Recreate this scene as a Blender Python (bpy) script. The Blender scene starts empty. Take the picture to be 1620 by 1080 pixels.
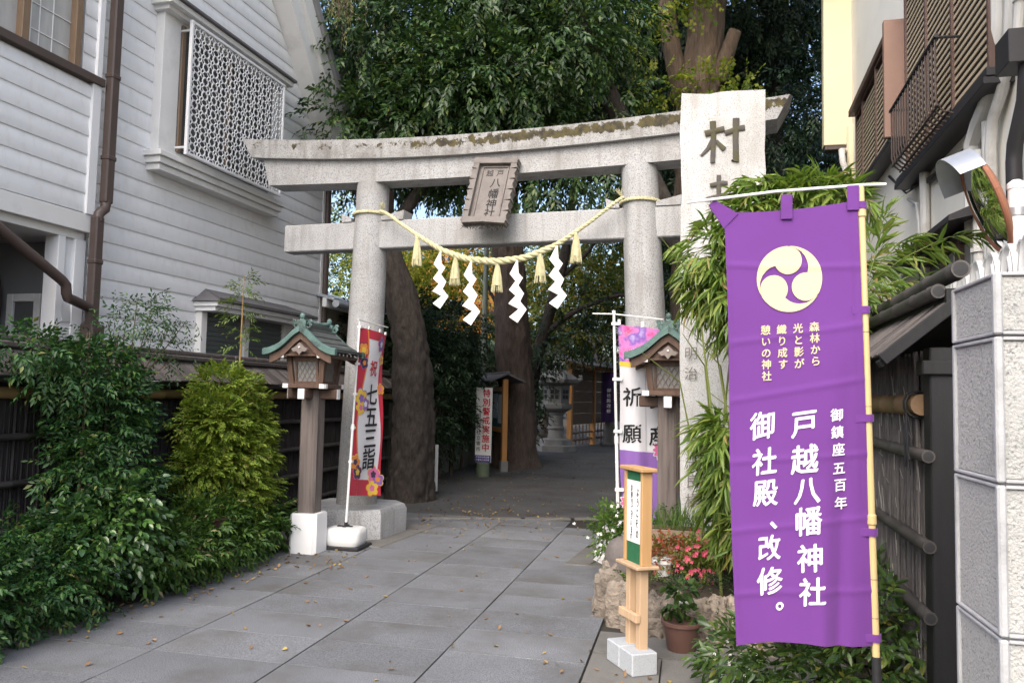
import bpy, math, random
import numpy as np
from mathutils import Vector, Matrix
R = math.radians
rnd = random.Random(7)
rng = np.random.default_rng(7)
scene = bpy.context.scene
COL = scene.collection

# ------------------------------------------------------------------ camera, light, exposure
YAW, PITCH, ROLL, CAMH = R(12.65), R(3.894), R(1.2594), 1.6
_f = Vector((-math.sin(YAW)*math.cos(PITCH), math.cos(YAW)*math.cos(PITCH), math.sin(PITCH)))
_r = Vector((math.cos(YAW), math.sin(YAW), 0)); _u = _r.cross(_f)
r2 = _r*math.cos(ROLL)+_u*math.sin(ROLL); u2 = -_r*math.sin(ROLL)+_u*math.cos(ROLL)
cam_d = bpy.data.cameras.new('camera'); cam = bpy.data.objects.new('camera', cam_d); COL.objects.link(cam)
cam.matrix_world = Matrix(((r2.x,u2.x,-_f.x,0),(r2.y,u2.y,-_f.y,0),(r2.z,u2.z,-_f.z,CAMH),(0,0,0,1)))
cam_d.sensor_width = 36; cam_d.lens = 28.03; cam_d.clip_start = 0.05; cam_d.clip_end = 2000
cam_d.dof.use_dof = True; cam_d.dof.focus_distance = 5.5; cam_d.dof.aperture_fstop = 7.0
scene.camera = cam

SUN_EL, SUN_AZ = R(46), R(189)      # azimuth measured clockwise from +Y: light comes from behind the camera, through thin cloud
world = bpy.data.worlds.new('World'); scene.world = world; world.use_nodes = True
wn = world.node_tree; wn.nodes.clear()
sky = wn.nodes.new('ShaderNodeTexSky'); sky.sky_type = 'NISHITA'; sky.sun_disc = False
sky.sun_elevation = SUN_EL; sky.sun_rotation = SUN_AZ
sky.air_density = 1.0; sky.dust_density = 4.0; sky.ozone_density = 1.0
bg = wn.nodes.new('ShaderNodeBackground'); bg.inputs[1].default_value = 0.15
wo = wn.nodes.new('ShaderNodeOutputWorld')
wn.links.new(sky.outputs[0], bg.inputs[0]); wn.links.new(bg.outputs[0], wo.inputs[0])
sun_d = bpy.data.lights.new('sun', 'SUN'); sun_d.energy = .9; sun_d.angle = R(60); sun_d.color = (1, .97, .92)
sun = bpy.data.objects.new('sun', sun_d); COL.objects.link(sun)
_sd = Vector((math.sin(SUN_AZ)*math.cos(SUN_EL), math.cos(SUN_AZ)*math.cos(SUN_EL), math.sin(SUN_EL)))
sun.rotation_euler = _sd.to_track_quat('Z', 'Y').to_euler()
vs = scene.view_settings
vs.view_transform = 'Standard'; vs.look = 'None'; vs.gamma = 1; vs.use_curve_mapping = False; vs.exposure = 1.38
scene.render.engine = 'CYCLES'
scene.cycles.max_bounces = 8; scene.cycles.transparent_max_bounces = 8

# ------------------------------------------------------------------ materials
def _nodes(name):
    m = bpy.data.materials.new(name); m.use_nodes = True
    nt = m.node_tree; nt.nodes.clear()
    out = nt.nodes.new('ShaderNodeOutputMaterial'); b = nt.nodes.new('ShaderNodeBsdfPrincipled')
    nt.links.new(b.outputs[0], out.inputs[0])
    return m, nt, b, out
def _coord(nt, stretch=(1,1,1), rand=True):
    tc = nt.nodes.new('ShaderNodeTexCoord'); mp = nt.nodes.new('ShaderNodeMapping')
    mp.inputs['Scale'].default_value = stretch
    nt.links.new(tc.outputs['Object'], mp.inputs['Vector'])
    if rand:
        oi = nt.nodes.new('ShaderNodeObjectInfo'); ml = nt.nodes.new('ShaderNodeMath'); ml.operation = 'MULTIPLY'
        ml.inputs[1].default_value = 37.0
        nt.links.new(oi.outputs['Random'], ml.inputs[0]); nt.links.new(ml.outputs[0], mp.inputs['Location'])
    return mp.outputs[0]
def _noise(nt, vec, scale, detail=4, rough=.55):
    n = nt.nodes.new('ShaderNodeTexNoise'); n.inputs['Scale'].default_value = scale
    n.inputs['Detail'].default_value = detail; n.inputs['Roughness'].default_value = rough
    nt.links.new(vec, n.inputs['Vector']); return n.outputs['Fac']
def _ramp(nt, fac, stops):
    r = nt.nodes.new('ShaderNodeValToRGB'); e = r.color_ramp.elements
    while len(e) < len(stops): e.new(.5)
    for el, (p, c) in zip(e, stops): el.position = p; el.color = (*c, 1) if len(c) == 3 else c
    nt.links.new(fac, r.inputs[0]); return r.outputs[0]
def _mix(nt, fac, a, b, mode='MIX'):
    m = nt.nodes.new('ShaderNodeMix'); m.data_type = 'RGBA'; m.blend_type = mode
    for s, v in ((m.inputs[0], fac), (m.inputs[6], a), (m.inputs[7], b)):
        if isinstance(v, (int, float)): s.default_value = v
        elif isinstance(v, tuple): s.default_value = (*v, 1)
        else: nt.links.new(v, s)
    return m.outputs[2]
def mul(c, k): return tuple(min(1, x*k) for x in c)
def M(name, base, rough=.6, var=.18, scale=4, stretch=(1,1,1), speck=None, sscale=140, bump=.15, bscale=80, metal=0, spec=.4,
      stain=None, stscale=1.5, stpos=(.52,.7), tint=.0, sheen=0, moss=None, bdist=.01, spos=(.30,.47), streak=None):
    m, nt, b, out = _nodes(name)
    v = _coord(nt, stretch)
    c = _ramp(nt, _noise(nt, v, scale, 6), [(.25, mul(base, 1-var)), (.75, mul(base, 1+var))])
    if speck:
        c = _mix(nt, _ramp(nt, _noise(nt, v, sscale, 2), [(spos[0], (0,0,0)), (spos[1], (1,1,1))]), speck, c)
    if stain:
        c = _mix(nt, _ramp(nt, _noise(nt, v, stscale, 8, .65), [(stpos[0], (0,0,0)), (stpos[1], (1,1,1))]), c, stain)
    if streak:                                  # rain streaks running down the face
        mp2 = nt.nodes.new('ShaderNodeMapping'); mp2.inputs['Scale'].default_value = (7,7,.55); nt.links.new(v, mp2.inputs['Vector'])
        c = _mix(nt, _ramp(nt, _noise(nt, mp2.outputs[0], 1.6, 6, .6), [(.50, (0,0,0)), (.78, (1,1,1))]), c, streak)
    if moss:                                    # lichen and moss that grew along a band kept in the mesh attribute 'band'
        at = nt.nodes.new('ShaderNodeAttribute'); at.attribute_name = 'band'
        sc_ = nt.nodes.new('ShaderNodeSeparateColor'); nt.links.new(at.outputs['Color'], sc_.inputs[0])
        nz = _noise(nt, v, 9, 8, .7)
        ad = nt.nodes.new('ShaderNodeMath'); ad.operation = 'ADD'
        nt.links.new(nz, ad.inputs[0]); nt.links.new(sc_.outputs[0], ad.inputs[1])
        mk = _ramp(nt, ad.outputs[0], [(.90, (0,0,0)), (.96, (1,1,1))])
        mc = _ramp(nt, _noise(nt, v, 14, 5), [(.35, moss[0]), (.65, moss[1])])
        c = _mix(nt, mk, c, mc)
    if tint:
        oi = nt.nodes.new('ShaderNodeObjectInfo')
        mr = nt.nodes.new('ShaderNodeMapRange'); mr.inputs[3].default_value = 1-tint; mr.inputs[4].default_value = 1+tint
        nt.links.new(oi.outputs['Random'], mr.inputs[0])
        c = _mix(nt, 1.0, c, mr.outputs[0], 'MULTIPLY')
    nt.links.new(c, b.inputs['Base Color'])
    b.inputs['Roughness'].default_value = rough; b.inputs['Metallic'].default_value = metal
    b.inputs['Specular IOR Level'].default_value = spec
    if sheen: b.inputs['Sheen Weight'].default_value = sheen
    if bump:
        bp = nt.nodes.new('ShaderNodeBump'); bp.inputs['Strength'].default_value = bump; bp.inputs['Distance'].default_value = bdist
        nt.links.new(_noise(nt, v, bscale, 4), bp.inputs['Height']); nt.links.new(bp.outputs[0], b.inputs['Normal'])
    return m
def leafmat(name, stops, rough=.42, trans=.25, spec=.5, ):
    m, nt, b, out = _nodes(name)
    g = nt.nodes.new('ShaderNodeNewGeometry')
    c = _ramp(nt, g.outputs['Random Per Island'], stops)
    nt.links.new(c, b.inputs['Base Color']); b.inputs['Roughness'].default_value = rough
    b.inputs['Specular IOR Level'].default_value = spec
    t = nt.nodes.new('ShaderNodeBsdfTranslucent'); mx = nt.nodes.new('ShaderNodeMixShader'); mx.inputs[0].default_value = trans
    br = _mix(nt, 1.0, c, (1.25, 1.3, .7), 'MULTIPLY'); nt.links.new(br, t.inputs[0])
    nt.links.new(b.outputs[0], mx.inputs[1]); nt.links.new(t.outputs[0], mx.inputs[2]); nt.links.new(mx.outputs[0], out.inputs[0])
    return m
def clothmat(name, c, trans=.15, weave=900, crease=0):
    m, nt, b, out = _nodes(name)
    v = _coord(nt, rand=False)
    col = _ramp(nt, _noise(nt, v, 3, 3), [(.3, mul(c, .95)), (.7, mul(c, 1.05))])
    nt.links.new(col, b.inputs['Base Color']); b.inputs['Roughness'].default_value = .75
    b.inputs['Specular IOR Level'].default_value = .25; b.inputs['Sheen Weight'].default_value = .15
    bp = nt.nodes.new('ShaderNodeBump'); bp.inputs['Strength'].default_value = .3; bp.inputs['Distance'].default_value = .003
    nt.links.new(_noise(nt, v, weave, 2), bp.inputs['Height']); nt.links.new(bp.outputs[0], b.inputs['Normal'])
    t = nt.nodes.new('ShaderNodeBsdfTranslucent'); nt.links.new(col, t.inputs[0])
    mx = nt.nodes.new('ShaderNodeMixShader'); mx.inputs[0].default_value = trans
    nt.links.new(b.outputs[0], mx.inputs[1]); nt.links.new(t.outputs[0], mx.inputs[2]); nt.links.new(mx.outputs[0], out.inputs[0])
    return m

# ------------------------------------------------------------------ mesh building
class MB:
    def __init__(s): s.v = []; s.f = []; s.n = 0
    def add(s, V, F):
        V = np.asarray(V, float).reshape(-1, 3); o = s.n
        s.v.append(V); s.n += len(V)
        s.f.extend([tuple(i+o for i in f) for f in F]); return s
    def box(s, c, d, b=.004, m=None):
        """box with chamfered edges: centre c, size d, optional 3x3 / 4x4 matrix"""
        h = np.array(d, float)/2; b = min(b, h.min()*.45); V = []; idx = {}
        for i in (-1,1):
            for j in (-1,1):
                for k in (-1,1):
                    sg = np.array((i,j,k))
                    for a in range(3):
                        p = sg*(h-b); p[a] = sg[a]*h[a]; idx[(i,j,k,a)] = len(V); V.append(p)
        F = []
        for a in range(3):
            o1, o2 = [x for x in range(3) if x != a]
            for sg in (-1,1):
                q = []
                for (x,y) in ((-1,-1),(1,-1),(1,1),(-1,1)):
                    t = [0,0,0]; t[a]=sg; t[o1]=x; t[o2]=y; q.append(idx[(*t,a)])
                F.append(q)
        for a in range(3):
            o1, o2 = [x for x in range(3) if x != a]
            for x in (-1,1):
                for y in (-1,1):
                    t0=[0,0,0]; t0[o1]=x; t0[o2]=y; t1=list(t0); t0[a]=-1; t1[a]=1
                    F.append([idx[(*t0,o1)], idx[(*t1,o1)], idx[(*t1,o2)], idx[(*t0,o2)]])
        for i in (-1,1):
            for j in (-1,1):
                for k in (-1,1): F.append([idx[(i,j,k,a)] for a in range(3)])
        V = np.array(V); G = []
        for f in F:
            p = V[f]; n = np.cross(p[1]-p[0], p[2]-p[0])
            G.append(f if n @ p.mean(0) > 0 else f[::-1])
        if m is not None:
            m = np.array(m); V = V @ m[:3,:3].T
        return s.add(V+np.array(c, float), G)
    def b2(s, lo, hi, b=.004):
        lo = np.array(lo, float); hi = np.array(hi, float); return s.box((lo+hi)/2, hi-lo, b)
    def tube(s, P, r, seg=10, caps=True, twist=0):
        P = np.array(P, float); n = len(P); r = np.broadcast_to(np.array(r, float), (n,))
        T = np.gradient(P, axis=0); T /= np.linalg.norm(T, axis=1)[:,None]+1e-12
        a = np.array((0,0,1.)) if abs(T[0][2]) < .9 else np.array((1.,0,0))
        u = np.cross(T[0], a); u /= np.linalg.norm(u); V = []
        for i in range(n):
            u = u-T[i]*(u@T[i]); u /= np.linalg.norm(u); w = np.cross(T[i], u)
            an = np.arange(seg)*2*math.pi/seg+twist*i
            V.append(P[i]+r[i]*(np.cos(an)[:,None]*u+np.sin(an)[:,None]*w))
        F = [(i*seg+j, i*seg+(j+1)%seg, (i+1)*seg+(j+1)%seg, (i+1)*seg+j) for i in range(n-1) for j in range(seg)]
        if caps: F += [tuple(range(seg))[::-1], tuple((n-1)*seg+j for j in range(seg))]
        return s.add(np.concatenate(V), F)
    def lathe(s, prof, seg=20, c=(0,0,0), caps=True):
        V = []; n = len(prof)
        for r, z in prof:
            for j in range(seg):
                a = 2*math.pi*j/seg; V.append((c[0]+r*math.cos(a), c[1]+r*math.sin(a), c[2]+z))
        F = [(i*seg+j, i*seg+(j+1)%seg, (i+1)*seg+(j+1)%seg, (i+1)*seg+j) for i in range(n-1) for j in range(seg)]
        if caps: F += [tuple(range(seg))[::-1], tuple((n-1)*seg+j for j in range(seg))]
        return s.add(V, F)
    def prism(s, poly, fn0, fn1):
        """2D outline; fn0/fn1 map (a,b) to the 3D points of the two ends"""
        n = len(poly); V = [fn0(*p) for p in poly]+[fn1(*p) for p in poly]
        F = [tuple(range(n))[::-1], tuple(range(n, 2*n))]+[(i, (i+1)%n, n+(i+1)%n, n+i) for i in range(n)]
        return s.add(V, F)
    def loft(s, rings, caps=True, closed=True):
        k = len(rings[0]); V = np.concatenate([np.asarray(r, float) for r in rings]); F = []
        for i in range(len(rings)-1):
            for j in range(k if closed else k-1):
                F.append((i*k+j, i*k+(j+1)%k, (i+1)*k+(j+1)%k, (i+1)*k+j))
        if caps and closed: F += [tuple(range(k))[::-1], tuple((len(rings)-1)*k+j for j in range(k))]
        return s.add(V, F)
    def grid(s, fn, us, vs_, th=0):
        nu, nv = len(us), len(vs_); V = [fn(u, v) for v in vs_ for u in us]
        F = [(j*nu+i, j*nu+i+1, (j+1)*nu+i+1, (j+1)*nu+i) for j in range(nv-1) for i in range(nu-1)]
        return s.add(V, F)
    def mesh(s, name, mat, ang=35, smooth=True):
        me = bpy.data.meshes.new(name)
        V = np.concatenate(s.v) if s.v else np.zeros((0,3))
        me.from_pydata(V.tolist(), [], s.f); me.update()
        if mat: me.materials.append(mat)
        if smooth and len(s.f):
            me.polygons.foreach_set('use_smooth', np.ones(len(me.polygons), bool)); me.set_sharp_from_angle(angle=R(ang))
        return me
def link(name, me, parent=None, loc=None, rot=None, label=None, kind=None):
    o = bpy.data.objects.new(name, me); COL.objects.link(o)
    if parent: o.parent = parent
    if loc is not None: o.location = loc
    if rot is not None: o.rotation_euler = rot
    if label: o['label'] = label
    if kind: o['kind'] = kind
    return o
def part(name, mb, mat, parent, label=None, kind=None, ang=35, loc=None, rot=None, smooth=True):
    return link(name, mb.mesh(name, mat, ang, smooth), parent, loc, rot, label, kind)
def tag(o, label, cat, group=None):
    o['label'] = label; o['category'] = cat
    if group: o['group'] = group
    return o
def thing(name, label, cat, loc=(0,0,0), rz=0, group=None):
    o = bpy.data.objects.new(name, None); COL.objects.link(o); o.empty_display_size = .1
    o.location = loc; o.rotation_euler = (0,0,rz); return tag(o, label, cat, group)
def struct(name, mb, mat, **k):
    return part(name, mb, mat, None, kind='structure', **k)
def copy_tree(src, name=None, parent=None):
    c = src.copy(); COL.objects.link(c)
    if parent: c.parent = parent
    for ch in src.children: copy_tree(ch, None, c)
    return c
def fastmesh(name, V, F, mat, smooth=False):
    """big triangle meshes from numpy arrays; F is (n,3)"""
    me = bpy.data.meshes.new(name); V = np.asarray(V, np.float32); F = np.asarray(F, np.int32); n = len(F)
    me.vertices.add(len(V)); me.vertices.foreach_set('co', V.ravel())
    me.loops.add(n*3); me.loops.foreach_set('vertex_index', F.ravel())
    me.polygons.add(n); me.polygons.foreach_set('loop_start', np.arange(0, n*3, 3, dtype=np.int32))
    me.polygons.foreach_set('loop_total', np.full(n, 3, np.int32))
    if smooth: me.polygons.foreach_set('use_smooth', np.ones(n, bool))
    me.update(calc_edges=True)
    if mat: me.materials.append(mat)
    return me

# ------------------------------------------------------------------ lettering (Blender's own built-in font)
GLY = {}
def load_glyphs(chars):
    obs = []
    for c in sorted(set(chars)):
        cu = bpy.data.curves.new('g', 'FONT'); cu.body = c; cu.resolution_u = 3
        o = bpy.data.objects.new('g', cu); COL.objects.link(o); obs.append((c, o))
    dg = bpy.context.evaluated_depsgraph_get()
    for c, o in obs:
        me = bpy.data.meshes.new_from_object(o.evaluated_get(dg))
        GLY[c] = (np.array([v.co[:2] for v in me.vertices]), [tuple(p.vertices) for p in me.polygons]); bpy.data.meshes.remove(me)
    for c, o in obs:
        cu = o.data; bpy.data.objects.remove(o); bpy.data.curves.remove(cu)
def glyph(mb, c, x, y, size, fn, b=.014, slant=0.0, sx=1.0, brush=0, asp=1.0):
    """character centred on (x,y) of a surface whose mapping is fn(x,y,lift)->3D; y runs downwards; b thickens the strokes"""
    V, F = GLY[c]
    if not len(V): return
    P0 = V-np.array((.5, .38))
    if brush:                                   # hand-brushed irregularity of the strokes
        P0 = P0+brush*np.c_[np.sin(P0[:,1]*17+x*3)+.5*np.sin(P0[:,0]*11), np.sin(P0[:,0]*13+y*5)+.5*np.sin(P0[:,1]*9)]
    offs = [(0,0)] if b == 0 else [(0,0),(b,.4*b),(-b,-.4*b),(.5*b,b*.8),(-.5*b,-b*.8)]
    for k, (dx, dy) in enumerate(offs):
        P = P0+np.array((dx, dy)); P[:,1] += slant*P[:,0]; P[:,0] *= sx
        mb.add([fn(x+p[0]*size, y-p[1]*size*asp, k*.00012) for p in P], F)

# ------------------------------------------------------------------ foliage
def _norm(a): return a/(np.linalg.norm(a, axis=-1, keepdims=True)+1e-9)
def leaves(P, D, N, L, W, six=False, fold=.18, curl=.15):
    """leaf blades: positions, pointing directions, rough normals, lengths, widths -> V,F"""
    D = _norm(D); S = _norm(np.cross(D, N)); N = np.cross(S, D); L = np.asarray(L)[:,None]; W = np.asarray(W)[:,None]; n = len(P)
    if not six:
        V = np.stack([P, P+D*L*.45-S*W/2+N*W*fold, P+D*L-N*L*curl, P+D*L*.45+S*W/2+N*W*fold], 1).reshape(-1,3)
        b = np.arange(n)[:,None]*4; F = np.concatenate([b+np.array([[0,2,1]]), b+np.array([[0,3,2]])], 0)
    else:
        V = np.stack([P, P+D*L*.3-S*W*.46+N*W*fold, P+D*L*.3+S*W*.46+N*W*fold, P+D*L*.66-S*W*.4+N*(W*fold*.9-L*curl*.4),
                      P+D*L*.66+S*W*.4+N*(W*fold*.9-L*curl*.4), P+D*L-N*L*curl, P+D*L*.3, P+D*L*.66-N*L*curl*.4], 1).reshape(-1,3)
        b = np.arange(n)[:,None]*8
        T = [[0,6,1],[0,2,6],[1,6,7],[1,7,3],[6,2,4],[6,4,7],[3,7,5],[7,4,5]]
        F = np.concatenate([b+np.array([t]) for t in T], 0)
    return V, F
def sprays(B, D, k, tl, L, W, rs, ang=50, droop=.5, jit=.25, six=False, updown=.0, fold=.18, curl=.15):
    """twigs at B pointing D, each carrying k leaves alternately left and right"""
    m = len(B); D = _norm(D+rs.normal(0, .15, (m,3)))
    up = np.tile(np.array((0,0,1.)), (m,1)); S = np.cross(D, up); S = _norm(S+1e-4); U = _norm(np.cross(S, D))
    roll = rs.normal(0, .5, m)[:,None]; S, U = S*np.cos(roll)+U*np.sin(roll), -S*np.sin(roll)+U*np.cos(roll)
    t = (np.arange(k)+.5)/k; P = []; DD = []; NN = []
    for i in range(k):
        side = 1 if i % 2 else -1; last = i >= k-1
        a = R(ang)*(.15 if last else 1.0)*(1-.35*t[i])
        d = D*math.cos(a)+S*(side*math.sin(a)); d[:,2] -= droop*(.5+.5*t[i])
        d = d+rs.normal(0, jit, (m,3))
        p = B+D*(tl*t[i]); p[:,2] -= droop*tl*t[i]**2*.5
        P.append(p); DD.append(d); NN.append(U+rs.normal(0, .25, (m,3)))
    P = np.concatenate(P); DD = np.concatenate(DD); NN = np.concatenate(NN); n = len(P)
    s = rs.uniform(.7, 1.2, n)
    return leaves(P, DD, NN, L*s, W*s*rs.uniform(.85, 1.15, n), six, fold, curl)
def blob_sprays(blobs, dens, rs, shell=(.72, 1.03), bias=(0,0,0), down=.25, zmin=None):
    """spray origins and directions over a set of ellipsoids (cx,cy,cz,rx,ry,rz)"""
    Bs = []; Ds = []
    for (cx,cy,cz,rx,ry,rz) in blobs:
        n = max(3, int(dens*(rx*ry+ry*rz+rx*rz)*4.19))
        d = _norm(rs.normal(0, 1, (n,3))); q = rs.uniform(shell[0], shell[1], n)[:,None]
        # lumpy surface
        lump = 1+.16*np.sin(d[:,0]*5+cx*3)*np.sin(d[:,1]*6+cy)*1.0+.12*np.sin(d[:,2]*7+cz*2)
        Bs.append(np.array((cx,cy,cz))+d*np.array((rx,ry,rz))*q*lump[:,None])
        Ds.append(_norm(d/np.array((rx,ry,rz)))*1.0+np.array(bias)-np.array((0,0,down)))
    B = np.concatenate(Bs); D = np.concatenate(Ds)
    if zmin is not None: k = B[:,2] > zmin; B, D = B[k], D[k]
    return B, D
def merge(*vf):
    V = []; F = []; o = 0
    for v, f in vf: V.append(v); F.append(f+o); o += len(v)
    return np.concatenate(V), np.concatenate(F)
def foliage(name, VF, mat, parent=None):
    o = link(name, fastmesh(name, VF[0], VF[1], mat), parent); o['kind'] = 'stuff'; return o
def trunk_path(pts, radii, n=5, wob=.03, rs=rng):
    P = []; Q = []
    for i in range(len(pts)-1):
        for t in np.linspace(0, 1, n, endpoint=False):
            P.append(np.array(pts[i])*(1-t)+np.array(pts[i+1])*t+rs.normal(0, wob, 3)*(radii[i])); Q.append(radii[i]*(1-t)+radii[i+1]*t)
    P.append(np.array(pts[-1])); Q.append(radii[-1])
    P = np.array(P); 
    for _ in range(2): P[1:-1] = (P[:-2]+2*P[1:-1]+P[2:])/4
    return P, np.array(Q)
# ------------------------------------------------------------------ shared materials
m_soil = M('soil', (.045,.034,.025), .95, .4, 6, bump=.6, bscale=40)
m_slab = M('paving_concrete', (.200,.210,.226), .8, .20, 1.8, speck=(.10,.104,.113), sscale=150, spos=(.36,.60), bump=.6, bscale=170, tint=.10, stain=(.11,.108,.105), stscale=1.9, stpos=(.46,.72), spec=.25)
m_slab2 = M('old_paving_concrete', (.145,.14,.13), .85, .22, 2.2, speck=(.08,.078,.075), sscale=190, bump=.35, bscale=200, tint=.12, stain=(.075,.07,.06), stscale=1.4, stpos=(.5,.75))
m_joint = M('joint_dirt', (.03,.027,.023), .95, .3, 10)
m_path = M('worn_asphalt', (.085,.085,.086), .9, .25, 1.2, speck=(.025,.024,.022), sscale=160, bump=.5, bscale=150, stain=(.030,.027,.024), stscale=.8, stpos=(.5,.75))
m_gran = M('grey_granite', (.42,.425,.43), .74, .10, 2.5, speck=(.20,.20,.205), sscale=95, spos=(.34,.52), bump=.3, bscale=120, stain=(.25,.24,.225), stscale=1.5, stpos=(.50,.78), streak=(.23,.22,.205))
m_gran_moss = M('mossy_granite', (.42,.42,.415), .78, .12, 2.5, speck=(.2,.2,.2), sscale=95, spos=(.34,.52), bump=.4, bscale=110, stain=(.17,.16,.145), stscale=2.6, stpos=(.48,.74), streak=(.16,.15,.135), moss=((.10,.082,.027),(.035,.031,.025)))
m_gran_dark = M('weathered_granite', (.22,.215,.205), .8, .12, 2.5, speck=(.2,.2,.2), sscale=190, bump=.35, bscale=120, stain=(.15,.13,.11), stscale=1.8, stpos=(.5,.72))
m_stele = M('pale_granite', (.545,.548,.548), .75, .08, 3, speck=(.24,.24,.24), sscale=150, spos=(.34,.5), bump=.5, bscale=110, stain=(.30,.285,.26), stscale=1.3, stpos=(.50,.78), streak=(.33,.315,.29))
m_carve = M('carved_dark_stone', (.085,.078,.072), .9, .3, 12, stain=(.075,.068,.03), stscale=6, stpos=(.5,.62))
m_siding = M('white_siding', (.84,.85,.865), .5, .03, .8, stretch=(1,1,6), bump=.04, bscale=60, tint=.03, stain=(.76,.765,.77), stscale=.9, stpos=(.5,.85), streak=(.75,.75,.745))
m_white = M('white_paint', (.72,.725,.73), .5, .04, 2, bump=.04)
m_trimw = M('offwhite_trim', (.70,.695,.68), .55, .05, 2, bump=.05, stain=(.48,.47,.45), stscale=2, stpos=(.55,.85))
m_lap = M('lap_shadow_gap', (.16,.13,.11), .9, .2, 5)
m_brown = M('brown_metal', (.075,.055,.048), .45, .12, 5, bump=.05)
m_brownwood = M('window_wood', (.20,.135,.085), .5, .15, 8, stretch=(8,8,1), bump=.05)
m_darkmetal = M('black_metal', (.028,.027,.03), .45, .1, 5, bump=.04)
m_roofgrey = M('grey_roof_sheet', (.25,.25,.26), .6, .12, 3)
m_hood = M('charcoal_slate', (.12,.115,.12), .65, .15, 6)
m_glass = M('window_glass', (.17,.18,.19), .12, .2, 1.4, bump=0, spec=.7)
m_glass2 = M('curtained_glass', (.38,.38,.37), .25, .18, 2.0, stretch=(1,5,1), bump=0, spec=.6)
m_glass_dk = M('dark_glass', (.075,.08,.085), .15, .5, 2.0, stretch=(1,1.5,.4), bump=0, spec=.5)  # dark grey pane colour, used behind the grille
m_shut = M('green_grey_shutter', (.10,.115,.115), .5, .1, 5)
m_darkroom = M('dim_interior', (.10,.10,.10), .8, .1, 2)
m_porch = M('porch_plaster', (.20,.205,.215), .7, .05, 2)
m_oldwood = M('grey_weathered_wood', (.13,.115,.11), .85, .3, 3, stretch=(9,9,.7), bump=.5, bscale=40, tint=.2)
m_oldwoodh = M('weathered_bark_strip', (.095,.082,.076), .9, .35, 3, stretch=(.8,9,9), bump=.5, bscale=40, tint=.35)
m_brush = M('bundled_brushwood', (.055,.048,.047), .95, .4, 14, stretch=(6,6,.5), bump=.5, bscale=60)
m_bamold = M('old_grey_bamboo', (.066,.059,.055), .55, .3, 3, stretch=(4,.5,4), bump=.1, tint=.2, stain=(.03,.028,.028), stscale=5)
m_wood = M('brown_cedar', (.105,.064,.047), .6, .25, 3, stretch=(10,10,.8), bump=.3, bscale=40, tint=.12)
m_wood_pale = M('fresh_pine', (.50,.345,.215), .6, .12, 2.5, stretch=(9,9,.6), bump=.12, bscale=40, tint=.08)
m_wood_orange = M('orange_cedar', (.42,.20,.06), .6, .15, 2.5, stretch=(9,9,.6), bump=.12)
m_copper = M('green_copper', (.10,.175,.16), .55, .3, 8, bump=.2, bscale=40, stain=(.045,.06,.055), stscale=5, stpos=(.5,.62))
m_copperdk = M('dark_copper_sheet', (.062,.070,.068), .55, .25, 7, bump=.15, stain=(.10,.14,.13), stscale=4, stpos=(.58,.75))
m_paperw = M('washi_white', (.80,.80,.79), .8, .02, 2, bump=.02)
m_straw = M('pale_straw', (.55,.515,.31), .75, .15, 20, bump=.3, bscale=150, tint=.06)
m_lattice = M('lantern_screen', (.20,.20,.195), .5, .15, 4)
m_plastic = M('white_plastic', (.74,.74,.73), .3, .03, 2, bump=0, spec=.5)
m_black = M('black_rubber', (.02,.02,.022), .6, .1, 4)
m_ink = M('black_ink', (.015,.015,.018), .8, .1, 6, bump=0)
m_redink = M('red_ink', (.50,.03,.045), .8, .08, 6, bump=0)
m_whiteink = M('white_print', (.82,.81,.82), .8, .02, 6, bump=0)
m_goldink = M('cream_print', (.66,.575,.32), .8, .03, 6, bump=0)
m_purple = clothmat('purple_cloth', (.145,.040,.235), .10)
m_white_cloth = clothmat('white_cloth', (.74,.74,.78), .2)
m_red_cloth = clothmat('red_print', (.50,.025,.055), .15)
m_violet = clothmat('violet_print', (.25,.13,.42), .15)
m_stele_wood = m_wood
# bark and leaves
m_bark = M('dark_bark', (.042,.034,.029), .95, .55, 16, stretch=(2.2,2.2,.8), bump=1.0, bscale=45, bdist=.02, stain=(.075,.066,.056), stscale=7, stpos=(.5,.75))
m_bark_red = M('cedar_bark', (.085,.062,.050), .95, .5, 14, stretch=(3,3,.35), bump=1.0, bscale=40, bdist=.02)
m_bark_gink = M('ginkgo_bark', (.115,.082,.058), .95, .5, 10, stretch=(3,3,.4), bump=1.0, bscale=30, bdist=.03)
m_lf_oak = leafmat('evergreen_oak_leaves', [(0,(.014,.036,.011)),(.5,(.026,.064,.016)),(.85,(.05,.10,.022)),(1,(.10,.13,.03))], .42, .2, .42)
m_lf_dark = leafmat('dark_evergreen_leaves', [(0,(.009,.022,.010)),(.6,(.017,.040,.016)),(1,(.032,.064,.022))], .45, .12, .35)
m_lf_gink = leafmat('ginkgo_leaves', [(0,(.09,.14,.022)),(.5,(.16,.215,.03)),(1,(.28,.27,.04))], .55, .45, .3)
m_lf_aut = leafmat('backlight_toned_autumn_leaves', [(0,(.38,.33,.06)),(.4,(.62,.40,.08)),(.8,(.72,.32,.10)),(1,(.62,.22,.08))], .6, .5, .3)  # leaf colours brightened to stand in for low sun from behind
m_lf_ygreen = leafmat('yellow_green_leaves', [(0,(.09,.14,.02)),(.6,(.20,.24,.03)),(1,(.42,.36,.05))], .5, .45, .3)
m_lf_shade = leafmat('shade_toned_yellow_green_leaves', [(0,(.045,.075,.012)),(.6,(.10,.13,.018)),(.92,(.22,.19,.03)),(1,(.35,.2,.04))], .5, .4, .3)  # darker copy of the yellow-green leaves, dimness put into the colour
m_lf_nand = leafmat('nandina_leaves', [(0,(.013,.045,.014)),(.6,(.028,.082,.022)),(.93,(.065,.14,.03)),(1,(.14,.15,.04))], .45, .2, .35)
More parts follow.
